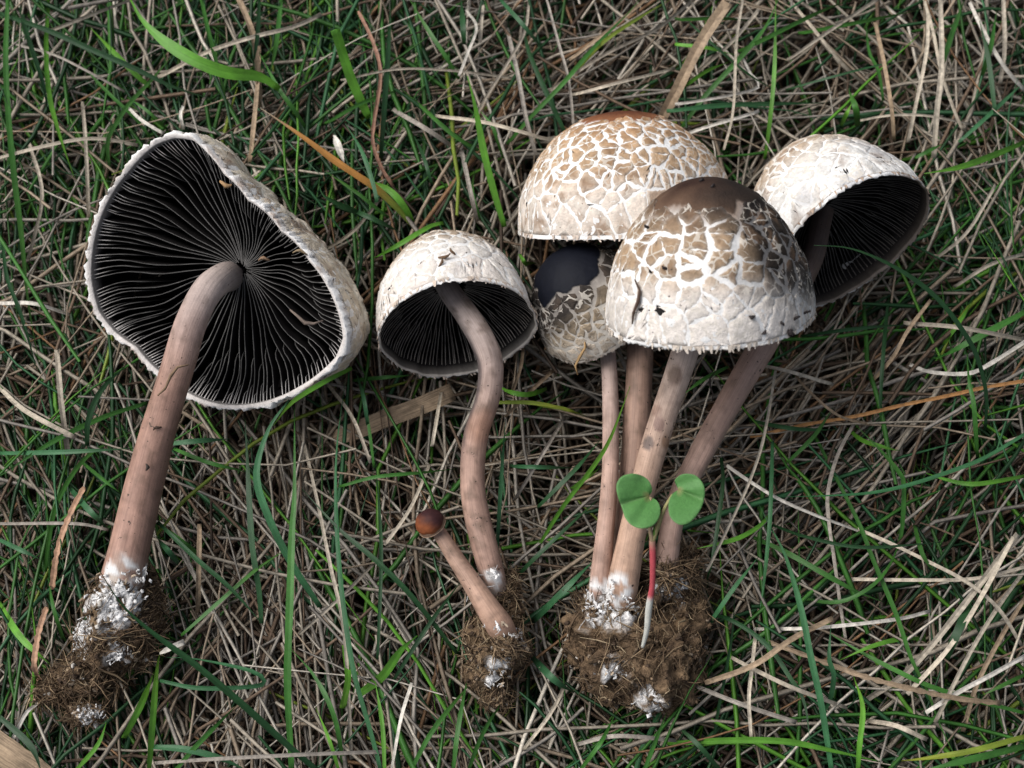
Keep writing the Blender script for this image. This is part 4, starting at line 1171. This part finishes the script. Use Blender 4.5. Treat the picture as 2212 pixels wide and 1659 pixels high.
# --- look-alikes
for row in [
    ('m', 12, (17, -5), (12, 120), (17, 240), (30, 380), (45, 500), (60, 650), (85, 790)), ('d', 11, (38, -5), (58, 75), (92, 180), (105, 260)),
    ('b', 11, (105, -5), (99, 100), (106, 205), (130, 297), (160, 383)), ('d', 12, (-5, 27), (103, 65), (205, 110), (290, 147), (376, 188), (478, 219)),
    ('b', 12, (325, 188), (290, 157), (240, 106), (191, 55)), ('m', 8, (325, 297), (290, 253), (253, 219), (205, 171), (164, 123)), ('m', 9, (236, 366), (232, 308), (246, 273), (280, 222), (325, 174), (380, 109)),
    ('m', 7, (362, 280), (318, 239), (273, 208)), ('m', 11, (434, -5), (448, 61), (478, 178), (495, 239)), ('m', 10, (608, -5), (595, 103), (581, 164)), ('d', 9, (560, -5), (556, 70), (545, 150)),
    ('m', 9, (666, 284), (632, 232), (602, 191), (560, 113)), ('m', 8, (702, 267), (781, 222), (873, 190), (886, 183)), ('d', 12, (822, 342), (828, 256), (839, 102), (844, -5)),
    ('m', 9, (992, 171), (962, 120), (921, 58), (883, -5)), ('d', 12, (1003, 96), (996, -5)), ('u', 9, (1078, -5), (1129, 51), (1180, 113)), ('d', 12, (1221, 287), (1191, 222), (1157, 147), (1136, 85), (1133, -5)),
    ('m', 10, (1034, 325), (975, 287), (907, 226), (863, 188)), ('m', 8, (1088, 342), (1064, 273), (1037, 239)), ('m', 9, (1095, 311), (1146, 253), (1215, 181), (1283, 102), (1351, 34), (1385, -5)),
    ('y', 8, (1232, 167), (1300, 92), (1385, 34), (1454, -5)), ('d', 8, (934, 400), (914, 335), (890, 284)), ('u', 10, (815, 437), (805, 393), (781, 325), (746, 267)),
    ('b', 14, (893, 485), (873, 446), (839, 409), (784, 386)), ('m', 8, (839, 470), (770, 415), (702, 369)), ('d', 13, (822, 485), (770, 457), (702, 424), (690, 400)), ('m', 7, (1037, 475), (1020, 410), (1027, 362)),
    ('b', 9, (1652, 344), (1662, 273), (1673, 153), (1676, -5)), ('m', 10, (1594, 112), (1662, 78), (1765, 27), (1846, -5)), ('m', 11, (1472, 276), (1526, 204), (1594, 130), (1649, 65), (1683, -5)),
    ('m', 9, (1458, 41), (1553, 37), (1642, 44)), ('b', 9, (1458, 95), (1526, 102), (1591, 119)), ('b', 9, (1468, 194), (1526, 153), (1577, 133)), ('u', 11, (1440, 240), (1560, 227), (1697, 223), (1790, 222)),
    ('m', 8, (1908, 218), (1898, 153), (1877, 109), (1870, 27)), ('d', 5, (1697, 194), (1765, 174), (1884, 143), (1969, 126)), ('d', 6, (1489, 48), (1560, 112), (1628, 167), (1697, 204)),
    ('m', 9, (1724, 72), (1833, 51), (1990, 20)), ('m', 13, (1853, 273), (1850, 235), (1833, 191)), ('b', 9, (1816, 273), (1840, 222)), ('m', 12, (2037, 136), (2058, 68), (2085, -5)),
    ('m', 11, (2119, 170), (2140, 102), (2153, 24)), ('d', 10, (2150, 245), (2136, 130), (2116, 44)), ('u', 9, (2071, 307), (2140, 245), (2220, 170)), ('m', 8, (1976, 341), (2037, 310)),
    ('m', 14, (2225, 668), (2141, 713), (2043, 765), (2011, 775)), ('b', 8, (2037, 746), (2076, 690), (2102, 648)), ('m', 9, (2112, 987), (2105, 876), (2095, 827), (2089, 762)), ('d', 8, (1919, 648), (1910, 746), (1903, 860), (1906, 957)),
    ('d', 8, (1731, 726), (1815, 713), (1913, 703), (1965, 702)), ('d', 9, (1620, 908), (1718, 925), (1815, 928)), ('b', 9, (1831, 925), (1864, 951), (1906, 964), (1945, 974)),
    ('m', 10, (1939, 1190), (1949, 1136), (1952, 1045), (1939, 1016), (1897, 967), (1848, 918)), ('b', 9, (2220, 1027), (2108, 1045), (2043, 1035), (1985, 1016)),
    ('m', 9, (1760, 941), (1800, 1020), (1857, 1134), (1887, 1212), (1935, 1325), (1969, 1424), (2003, 1492), (2031, 1567), (2080, 1668)),
    ('u', 9, (1669, 953), (1666, 1060), (1662, 1144), (1649, 1270), (1632, 1373)), ('m', 10, (1628, 1161), (1697, 1192), (1782, 1240), (1850, 1277), (1911, 1301)),
    ('m', 9, (2220, 1542), (2037, 1492), (1935, 1448), (1833, 1393), (1751, 1342)), ('b', 12, (1440, 1606), (1577, 1599), (1693, 1601), (1782, 1618), (1901, 1645)), ('y', 12, (2225, 1588), (2106, 1621), (2003, 1638), (1928, 1645)),
    ('m', 13, (2225, 1609), (2100, 1640), (1980, 1668)), ('u', 9, (1775, 1540), (1792, 1516), (1802, 1458), (1792, 1424), (1795, 1352)), ('b', 10, (1853, 1668), (1857, 1611), (1864, 1526), (1843, 1458)),
    ('b', 9, (2000, 1381), (1952, 1379), (1884, 1396), (1812, 1427)), ('m', 8, (1724, 1291), (1799, 1301), (1850, 1287), (1901, 1250), (1935, 1195), (1949, 1134)), ('m', 9, (1976, 1134), (1996, 1202), (2031, 1246)),
    ('d', 7, (1669, 1134), (1748, 1161), (1867, 1182), (2034, 1171)), ('b', 9, (1660, 1116), (1635, 1140), (1587, 1165), (1506, 1185)), ('u', 9, (1523, 1362), (1581, 1277), (1639, 1202)),
    ('d', 7, (1540, 1608), (1553, 1526), (1570, 1441), (1584, 1345), (1587, 1263)), ('d', 9, (1509, 1311), (1577, 1338), (1628, 1369), (1669, 1407), (1703, 1458), (1737, 1516), (1751, 1611)),
    ('m', 8, (2225, 1452), (2122, 1502)), ('d', 16, (2044, 1424), (2080, 1340), (2106, 1270)), ('u', 12, (324, 1613), (401, 1619), (478, 1639), (540, 1668)), ('m', 7, (808, 1010), (795, 912), (774, 810)),
    ('d', 7, (815, 1424), (820, 1322), (823, 1168), (810, 979)), ('m', 8, (391, 1373), (478, 1296), (554, 1230), (631, 1178)), ('d', 9, (340, 1127), (426, 1209), (498, 1271), (570, 1352)),
    ('d', 10, (989, 1414), (887, 1286), (810, 1209), (733, 1143), (652, 1056)), ('d', 8, (846, 1475), (928, 1347), (1000, 1250)), ('m', 7, (733, 1051), (810, 1030), (913, 1020), (989, 1012)),
    ('d', 12, (565, 1347), (559, 1271), (544, 1168), (534, 989), (529, 902)), ('u', 10, (360, 959), (430, 952), (498, 948)), ('m', 8, (375, 969), (452, 999), (539, 1020)), ('m', 9, (375, 1668), (426, 1608), (513, 1521)),
    ('b', 8, (831, 1668), (826, 1567), (810, 1470)), ('m', 9, (885, 1668), (938, 1573), (1025, 1465)), ('m', 9, (979, 1668), (989, 1578), (1010, 1460)), ('m', 9, (744, 1668), (723, 1552), (682, 1465), (631, 1404)),
    ('b', 8, (733, 1668), (713, 1603), (682, 1527)), ('m', 10, (318, 870), (218, 903), (109, 957), (-5, 1031)), ('u', 9, (-5, 979), (136, 976), (288, 968)), ('m', 9, (98, 1235), (103, 1180), (125, 1082), (190, 984), (299, 925)),
    ('u', 11, (147, 1050), (190, 1100), (239, 1148)), ('m', 8, (180, 1001), (261, 1066)), ('d', 11, (188, 963), (190, 908), (218, 843), (272, 789)), ('u', 9, (-5, 1164), (87, 1208)), ('b', 13, (-5, 1300), (44, 1376), (109, 1436)),
    ('m', 9, (136, 1382), (114, 1311), (103, 1246)), ('m', 9, (435, 1202), (337, 1126)), ('u', 11, (386, 1218), (337, 1159)), ('b', 13, (267, 1594), (305, 1518), (332, 1452)), ('b', 12, (321, 1668), (332, 1518), (343, 1392)),
    ('d', 12, (-5, 1545), (65, 1610), (90, 1668)), ('d', 10, (756, 450), (815, 476), (867, 502)), ('b', 8, (1122, 549), (1137, 567), (1160, 568)), ('b', 10, (1181, 839), (1137, 851), (1093, 842), (1072, 825)),
    ('m', 8, (756, 822), (815, 816), (891, 810)), ('y', 8, (1062, 869), (1137, 869), (1196, 877), (1242, 892)), ('u', 8, (794, 918), (785, 857), (768, 801)), ('d', 8, (1408, 877), (1376, 895), (1354, 910)), ('m', 8, (1573, 792), (1519, 820), (1476, 852)),
    ('d', 9, (1558, 988), (1562, 1042), (1551, 1132), (1540, 1203), (1523, 1296)), ('y', 8, (1161, 874), (1215, 881), (1268, 899)), ('u', 8, (1100, 1006), (1161, 1008), (1243, 1010)), ('b', 7, (1233, 1056), (1297, 1010)),
    ('d', 9, (1161, 1096), (1197, 1060), (1250, 1006), (1297, 949)), ('d', 9, (1100, 1260), (1161, 1200), (1233, 1132), (1297, 1074)), ('u', 12, (1150, 1345), (1197, 1296), (1233, 1260), (1285, 1208)), ('u', 13, (1150, 1420), (1197, 1468), (1240, 1496)),
    ('u', 8, (1072, 1215), (1078, 1110), (1085, 1000), (1092, 905)), ('d', 8, (5, 520), (15, 600), (45, 680), (80, 800)), ('m', 9, (1010, 1668), (1040, 1590), (1090, 1500)), ('m', 8, (1250, 1668), (1300, 1600), (1330, 1540)),
    ('m', 9, (1390, 1668), (1420, 1590), (1440, 1540)), ('d', 9, (1560, 1668), (1500, 1600), (1450, 1560)), ('b', 8, (160, 1668), (210, 1610), (230, 1560)), ('m', 8, (1700, 1000), (1760, 940), (1800, 880))]:
    G(row[0], row[1], row[2:])
for row in [
    ('p', 10, (103, 68), (188, 34), (290, -5)), ('p', 9, (178, 219), (185, 325), (191, 470)), ('g', 6, (34, 96), (113, 116), (191, 154), (270, 198)), ('p', 9, (-5, 342), (85, 318), (171, 301), (232, 301), (297, 314)),
    ('p', 10, (342, 167), (444, 113), (547, 79), (632, 58), (694, 31)), ('p', 6, (736, 173), (856, 149), (975, 152), (1112, 169)), ('p', 8, (1143, -5), (1133, 68), (1095, 137), (1044, 219), (1010, 294)),
    ('w', 8, (1006, 20), (1030, 58), (1010, 116), (992, 164)), ('p', 8, (1044, -5), (1037, 92)), ('g', 7, (1180, -5), (1204, 85), (1228, 171), (1239, 273)), ('g', 11, (1095, 61), (1119, 164), (1136, 256), (1157, 335)),
    ('g', 11, (849, 236), (914, 273), (986, 321)), ('p', 9, (941, 250), (1044, 263), (1146, 289), (1215, 299)), ('g', 11, (996, 321), (1010, 386), (1030, 479)), ('p', 8, (1235, 205), (1334, 178), (1458, 147)),
    ('p', 8, (1703, -5), (1748, 48), (1816, 130), (1884, 194)), ('p', 9, (1996, -5), (2017, 68), (2037, 164), (2071, 259), (2085, 283)), ('p', 13, (2031, -5), (2034, 136), (2024, 239), (2017, 341)), ('p', 9, (2003, -5), (2003, 102), (1976, 239), (1962, 307)),
    ('t', 10, (1891, 48), (1911, 136), (1928, 239), (1932, 303)), ('p', 6, (1850, 262), (1918, 249), (2003, 249), (2102, 269)), ('w', 10, (2095, 5), (2140, 92), (2174, 147), (2220, 200)), ('w', 7, (1605, 126), (1622, 160), (1639, 187), (1560, 208), (1458, 225)),
    ('p', 7, (1605, -5), (1591, 89), (1584, 239), (1564, 324)), ('p', 11, (2167, -5), (2170, 102), (2160, 180)), ('w', 10, (1965, 788), (2011, 804), (2092, 807), (2141, 785), (2220, 735)), ('t', 7, (1718, 811), (1757, 853), (1815, 899), (1890, 918)),
    ('w', 9, (1570, 1005), (1620, 1039), (1685, 1078), (1766, 1113), (1848, 1143), (1945, 1182)), ('g', 9, (1845, 915), (1809, 986), (1789, 1065), (1792, 1134), (1802, 1202), (1816, 1304), (1829, 1389)), ('p', 10, (1952, 697), (2076, 707), (2220, 735)),
    ('t', 9, (2011, 648), (1962, 713), (1929, 772), (1880, 827)), ('p', 8, (1833, 1134), (1918, 1171), (2003, 1212), (2088, 1257), (2157, 1315), (2208, 1396)), ('p', 14, (1860, 1519), (1969, 1441), (2088, 1298), (2198, 1154)),
    ('w', 10, (2000, 1540), (2071, 1495), (2140, 1458), (2220, 1413)), ('p', 8, (1799, 1250), (1969, 1253), (2106, 1250), (2220, 1224)), ('w', 8, (1628, 1359), (1765, 1356), (1935, 1338), (2010, 1320)), ('p', 10, (1874, 1557), (1935, 1567), (2003, 1597)),
    ('p', 8, (954, 841), (933, 964)), ('p', 8, (928, 1004), (887, 1097), (831, 1178)), ('p', 8, (815, 1209), (733, 1291), (636, 1378)), ('p', 8, (652, 938), (682, 1066), (713, 1219), (744, 1373), (759, 1640)), ('t', 11, (431, 1132), (426, 1322)),
    ('g', 8, (324, 1649), (478, 1639), (682, 1629), (836, 1624)), ('w', 9, (890, 1475), (867, 1552), (846, 1668)), ('p', 11, (-5, 834), (54, 887), (163, 946)), ('p', 12, (122, 756), (131, 865), (147, 984)), ('g', 7, (-5, 1131), (163, 1131), (234, 1145)),
    ('w', 8, (87, 1480), (22, 1605)), ('w', 10, (-5, 655), (70, 655), (150, 680)), ('t', 12, (540, 350), (555, 200), (560, 100)), ('p', 10, (2190, 1160), (2120, 1290), (2050, 1400), (1960, 1500)), ('p', 9, (2215, 1230), (2150, 1320), (2090, 1420), (2020, 1560)),
    ('t', 10, (2215, 1290), (2160, 1380), (2110, 1480), (2080, 1580)), ('p', 8, (1623, 1597), (1618, 1509), (1625, 1441), (1632, 1373)), ('w', 8, (1450, 300), (1520, 275), (1640, 240)), ('p', 9, (1180, 200), (1300, 120), (1420, 60), (1500, -5)),
    ('p', 9, (1700, 130), (1800, 60), (1900, -5)), ('t', 9, (1230, 130), (1320, 60), (1400, -5)), ('p', 9, (1500, 160), (1580, 90), (1640, 20)), ('g', 9, (1220, 900), (1165, 990), (1110, 1080)), ('t', 8, (1130, 740), (1125, 790), (1105, 850)), ('t', 10, (1195, 800), (1150, 840), (1090, 900)),
    ('p', 8, (700, 820), (760, 900), (800, 1000)), ('p', 9, (60, 300), (90, 420), (60, 560)), ('p', 9, (690, 545), (760, 500), (820, 430)), ('g', 10, (1500, 1480), (1600, 1520), (1720, 1560)), ('p', 9, (1580, 1420), (1700, 1480), (1830, 1530)), ('p', 8, (1600, 780), (1700, 800), (1800, 830)),
    ('p', 8, (2020, 560), (2090, 500), (2150, 400)), ('p', 9, (2060, 620), (2140, 570), (2220, 545)), ('g', 9, (1240, 1610), (1330, 1590), (1460, 1600)), ('p', 8, (1130, 1620), (1190, 1540), (1220, 1480))]:
    straw(row[0], row[1], row[2:])

# ------------------------------------------------------------------ the matted turf itself
def strands(n, box, zr, mixf, ln, wd, pal, palp, K=7, pitch=0.12, curv=0.5, kink=0.2, zpow=1.0, gradient=None, arch=0.0, tip=False, tuft=0):
    X = rng.uniform(box[0], box[1], n); Y = rng.uniform(box[2], box[3], n)
    z = zr[0]+(zr[1]-zr[0])*rng.random(n)**zpow
    if tuft:
        nt = max(1, n//tuft); ti = rng.integers(0, nt, n)
        tx, ty = rng.uniform(box[0], box[1], nt), rng.uniform(box[2], box[3], nt)
        X = tx[ti]+rng.normal(0, 0.010, n); Y = ty[ti]+rng.normal(0, 0.010, n)
    PX = 1106+X/MM; PY = 829.5-Y/MM*math.cos(TILT)
    a = mixf(PX, PY, n)
    if tuft:
        ta = mixf(1106+tx/MM, 829.5-ty/MM*math.cos(TILT), nt)
        a = np.where(rng.random(n) < 0.72, ta[ti]+rng.normal(0, .16, n), a)
    L = rng.uniform(*ln, n)
    t = np.linspace(0, 1, K)
    cv = rng.normal(0, curv, n)
    h = a[:, None]+cv[:, None]*(t-.5)[None]+rng.normal(0, .05, (n, K))
    kk = (rng.random(n) < kink)
    kt = rng.uniform(.2, .8, n)
    h += (kk*rng.normal(0, .55, n))[:, None]*(t[None] > kt[:, None])
    step = (L/(K-1))[:, None]
    pi = rng.normal(0, pitch, n)[:, None]+rng.normal(0, .04, (n, K))
    dx, dy, dz = np.cos(h)*np.cos(pi)*step, np.sin(h)*np.cos(pi)*step, np.sin(pi)*step
    P = np.stack([np.cumsum(dx, 1), np.cumsum(dy, 1), np.cumsum(dz, 1)], 2)
    P -= P.mean(1, keepdims=True)
    P += np.stack([X, Y, z], 1)[:, None]
    P[..., 2] += arch*(np.sin(math.pi*t)-.5)[None]*rng.uniform(0, 1, (n, 1))
    P[..., 2] = np.maximum(P[..., 2], -0.058)
    bad = clear_mask(P, 0.0004).any(1)
    P = P[~bad]; m = len(P)
    w = rng.uniform(*wd, m)*rng.uniform(.7, 1.3, m)
    pr = np.array([1.0]*K)
    if tip: pr = np.array([.7]+[1]*(K-4)+[.85, .55, .1]) if K >= 5 else pr
    Wd = w[:, None]*pr*rng.uniform(.9, 1.1, (m, K))
    c = np.array(pal)[rng.choice(len(pal), m, p=palp)]*rng.uniform(.72, 1.22, (m, 1))
    C = np.repeat(c[:, None], K, 1)*rng.uniform(.85, 1.15, (m, K, 1))
    return P, Wd, C

def choose(n, comps):
    """comps: list of (weight array, mean deg, sd deg)"""
    Wt = np.stack([np.broadcast_to(c[0], (n,)) for c in comps], 1).astype(float)
    Wt /= Wt.sum(1, keepdims=True)
    u = rng.random((n, 1)); k = (u > np.cumsum(Wt, 1)).sum(1).clip(0, len(comps)-1)
    me = np.array([c[1] for c in comps])[k]; sd = np.array([c[2] for c in comps])[k]
    return np.radians(rng.normal(me, sd))
def straw_angles(px, py, n):
    top = 1/(1+np.exp((py-700)/120)); right = 1/(1+np.exp(-(px-1150)/160)); left = 1-right
    fr = right/(1+np.exp(-(px-1850)/90))
    return choose(n, [(1.5*top*right, 42, 16), (0.6*top*right, 98, 12), (0.5*top*right, 8, 14), (.25*top*right, -45, 15),
                      (0.9*top*left, 45, 20), (0.6*top*left, 95, 15), (0.5*top*left, -25, 18), (0.3*top*left, 10, 15),
                      (1.4*(1-top)*left, -58, 18), (0.6*(1-top)*left, 85, 16), (0.6*(1-top)*left, 40, 18), (0.3*(1-top)*left, 5, 14),
                      (0.9*(1-top)*(right-fr), 8, 16), (0.7*(1-top)*(right-fr), -32, 16), (0.6*(1-top)*(right-fr), 50, 16), (.4*(1-top)*(right-fr), 92, 14),
                      (1.5*(1-top)*fr, 48, 14), (0.5*(1-top)*fr, 5, 12), (0.3*(1-top)*fr, 90, 12)])
def green_angles(px, py, n):
    top = 1/(1+np.exp((py-650)/120)); right = 1/(1+np.exp(-(px-1200)/160)); left = 1-right
    return choose(n, [(1.3*top*left, 95, 16), (0.6*top*left, -45, 16), (0.5*top*left, 45, 15), (1.0*top*right, 52, 16), (.6*top*right, 95, 12), (.5*top*right, 12, 12),
                      (1.0*(1-top)*left, 95, 16), (0.6*(1-top)*left, -55, 15), (0.5*(1-top)*left, 50, 15), (.7*(1-top)*right, 100, 16), (.6*(1-top)*right, -38, 14), (.6*(1-top)*right, 20, 16), (.4*(1-top)*right, 55, 12)])
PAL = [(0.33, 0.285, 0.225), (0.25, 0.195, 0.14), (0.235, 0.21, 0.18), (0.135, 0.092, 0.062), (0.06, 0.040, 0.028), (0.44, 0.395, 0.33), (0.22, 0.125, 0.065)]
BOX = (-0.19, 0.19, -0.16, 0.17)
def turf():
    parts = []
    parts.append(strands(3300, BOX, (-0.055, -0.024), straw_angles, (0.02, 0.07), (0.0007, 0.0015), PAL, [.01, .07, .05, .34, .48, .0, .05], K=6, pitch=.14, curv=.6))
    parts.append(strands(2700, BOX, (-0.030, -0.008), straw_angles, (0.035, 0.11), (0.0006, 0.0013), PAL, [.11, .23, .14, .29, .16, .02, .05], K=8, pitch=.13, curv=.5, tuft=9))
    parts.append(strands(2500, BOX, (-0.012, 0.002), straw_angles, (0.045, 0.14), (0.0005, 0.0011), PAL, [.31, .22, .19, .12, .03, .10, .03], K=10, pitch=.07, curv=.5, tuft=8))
    Vs, Fs, Cs, o = [], [], [], 0
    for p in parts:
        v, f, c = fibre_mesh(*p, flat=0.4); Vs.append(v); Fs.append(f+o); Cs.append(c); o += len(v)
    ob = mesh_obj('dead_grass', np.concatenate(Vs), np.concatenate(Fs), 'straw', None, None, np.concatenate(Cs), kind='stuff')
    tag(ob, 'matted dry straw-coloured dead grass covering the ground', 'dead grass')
    GP = [GREEN['m'], GREEN['d'], GREEN['u'], GREEN['b'], GREEN['y']]
    gp = []
    gp.append(strands(1150, BOX, (-0.030, -0.005), green_angles, (0.03, 0.09), (0.0006, 0.0012), GP, [.25, .45, .2, .07, .03], K=8, pitch=.14, curv=.5, kink=.1, arch=.004, tip=True, tuft=5))
    gp.append(strands(420, BOX, (-0.009, 0.003), green_angles, (0.04, 0.12), (0.0008, 0.0014), GP, [.32, .28, .22, .14, .04], K=9, pitch=.10, curv=.5, kink=.08, arch=.005, tip=True))
    # thick greenery where the photo is greener
    for (x0, x1, y0, y1, n) in [(-40, 760, -60, 420, 620), (640, 1010, -60, 420, 260), (-40, 380, 860, 1700, 220), (2050, 2260, 250, 760, 110), (960, 1560, 1480, 1700, 150), (1800, 2260, 1500, 1700, 110)]:
        a = at(x0, y1, 0); b = at(x1, y0, 0)
        gp.append(strands(n, (a[0], b[0], a[1], b[1]), (-0.028, 0.001), green_angles, (0.025, 0.07), (0.0006, 0.0013), GP, [.30, .42, .16, .10, .02], K=8, pitch=.2, curv=.45, kink=.06, arch=.003, tip=True))
    Vs, Fs, Cs, o = [], [], [], 0
    for p in gp:
        v, f, c = fibre_mesh(*p, k=3, flat=0.45); Vs.append(v); Fs.append(f+o); Cs.append(c); o += len(v)
    ob = mesh_obj('green_grass', np.concatenate(Vs), np.concatenate(Fs), 'green', None, None, np.concatenate(Cs), kind='stuff')
    tag(ob, 'thin living green grass growing through the dead straw', 'grass')
turf()
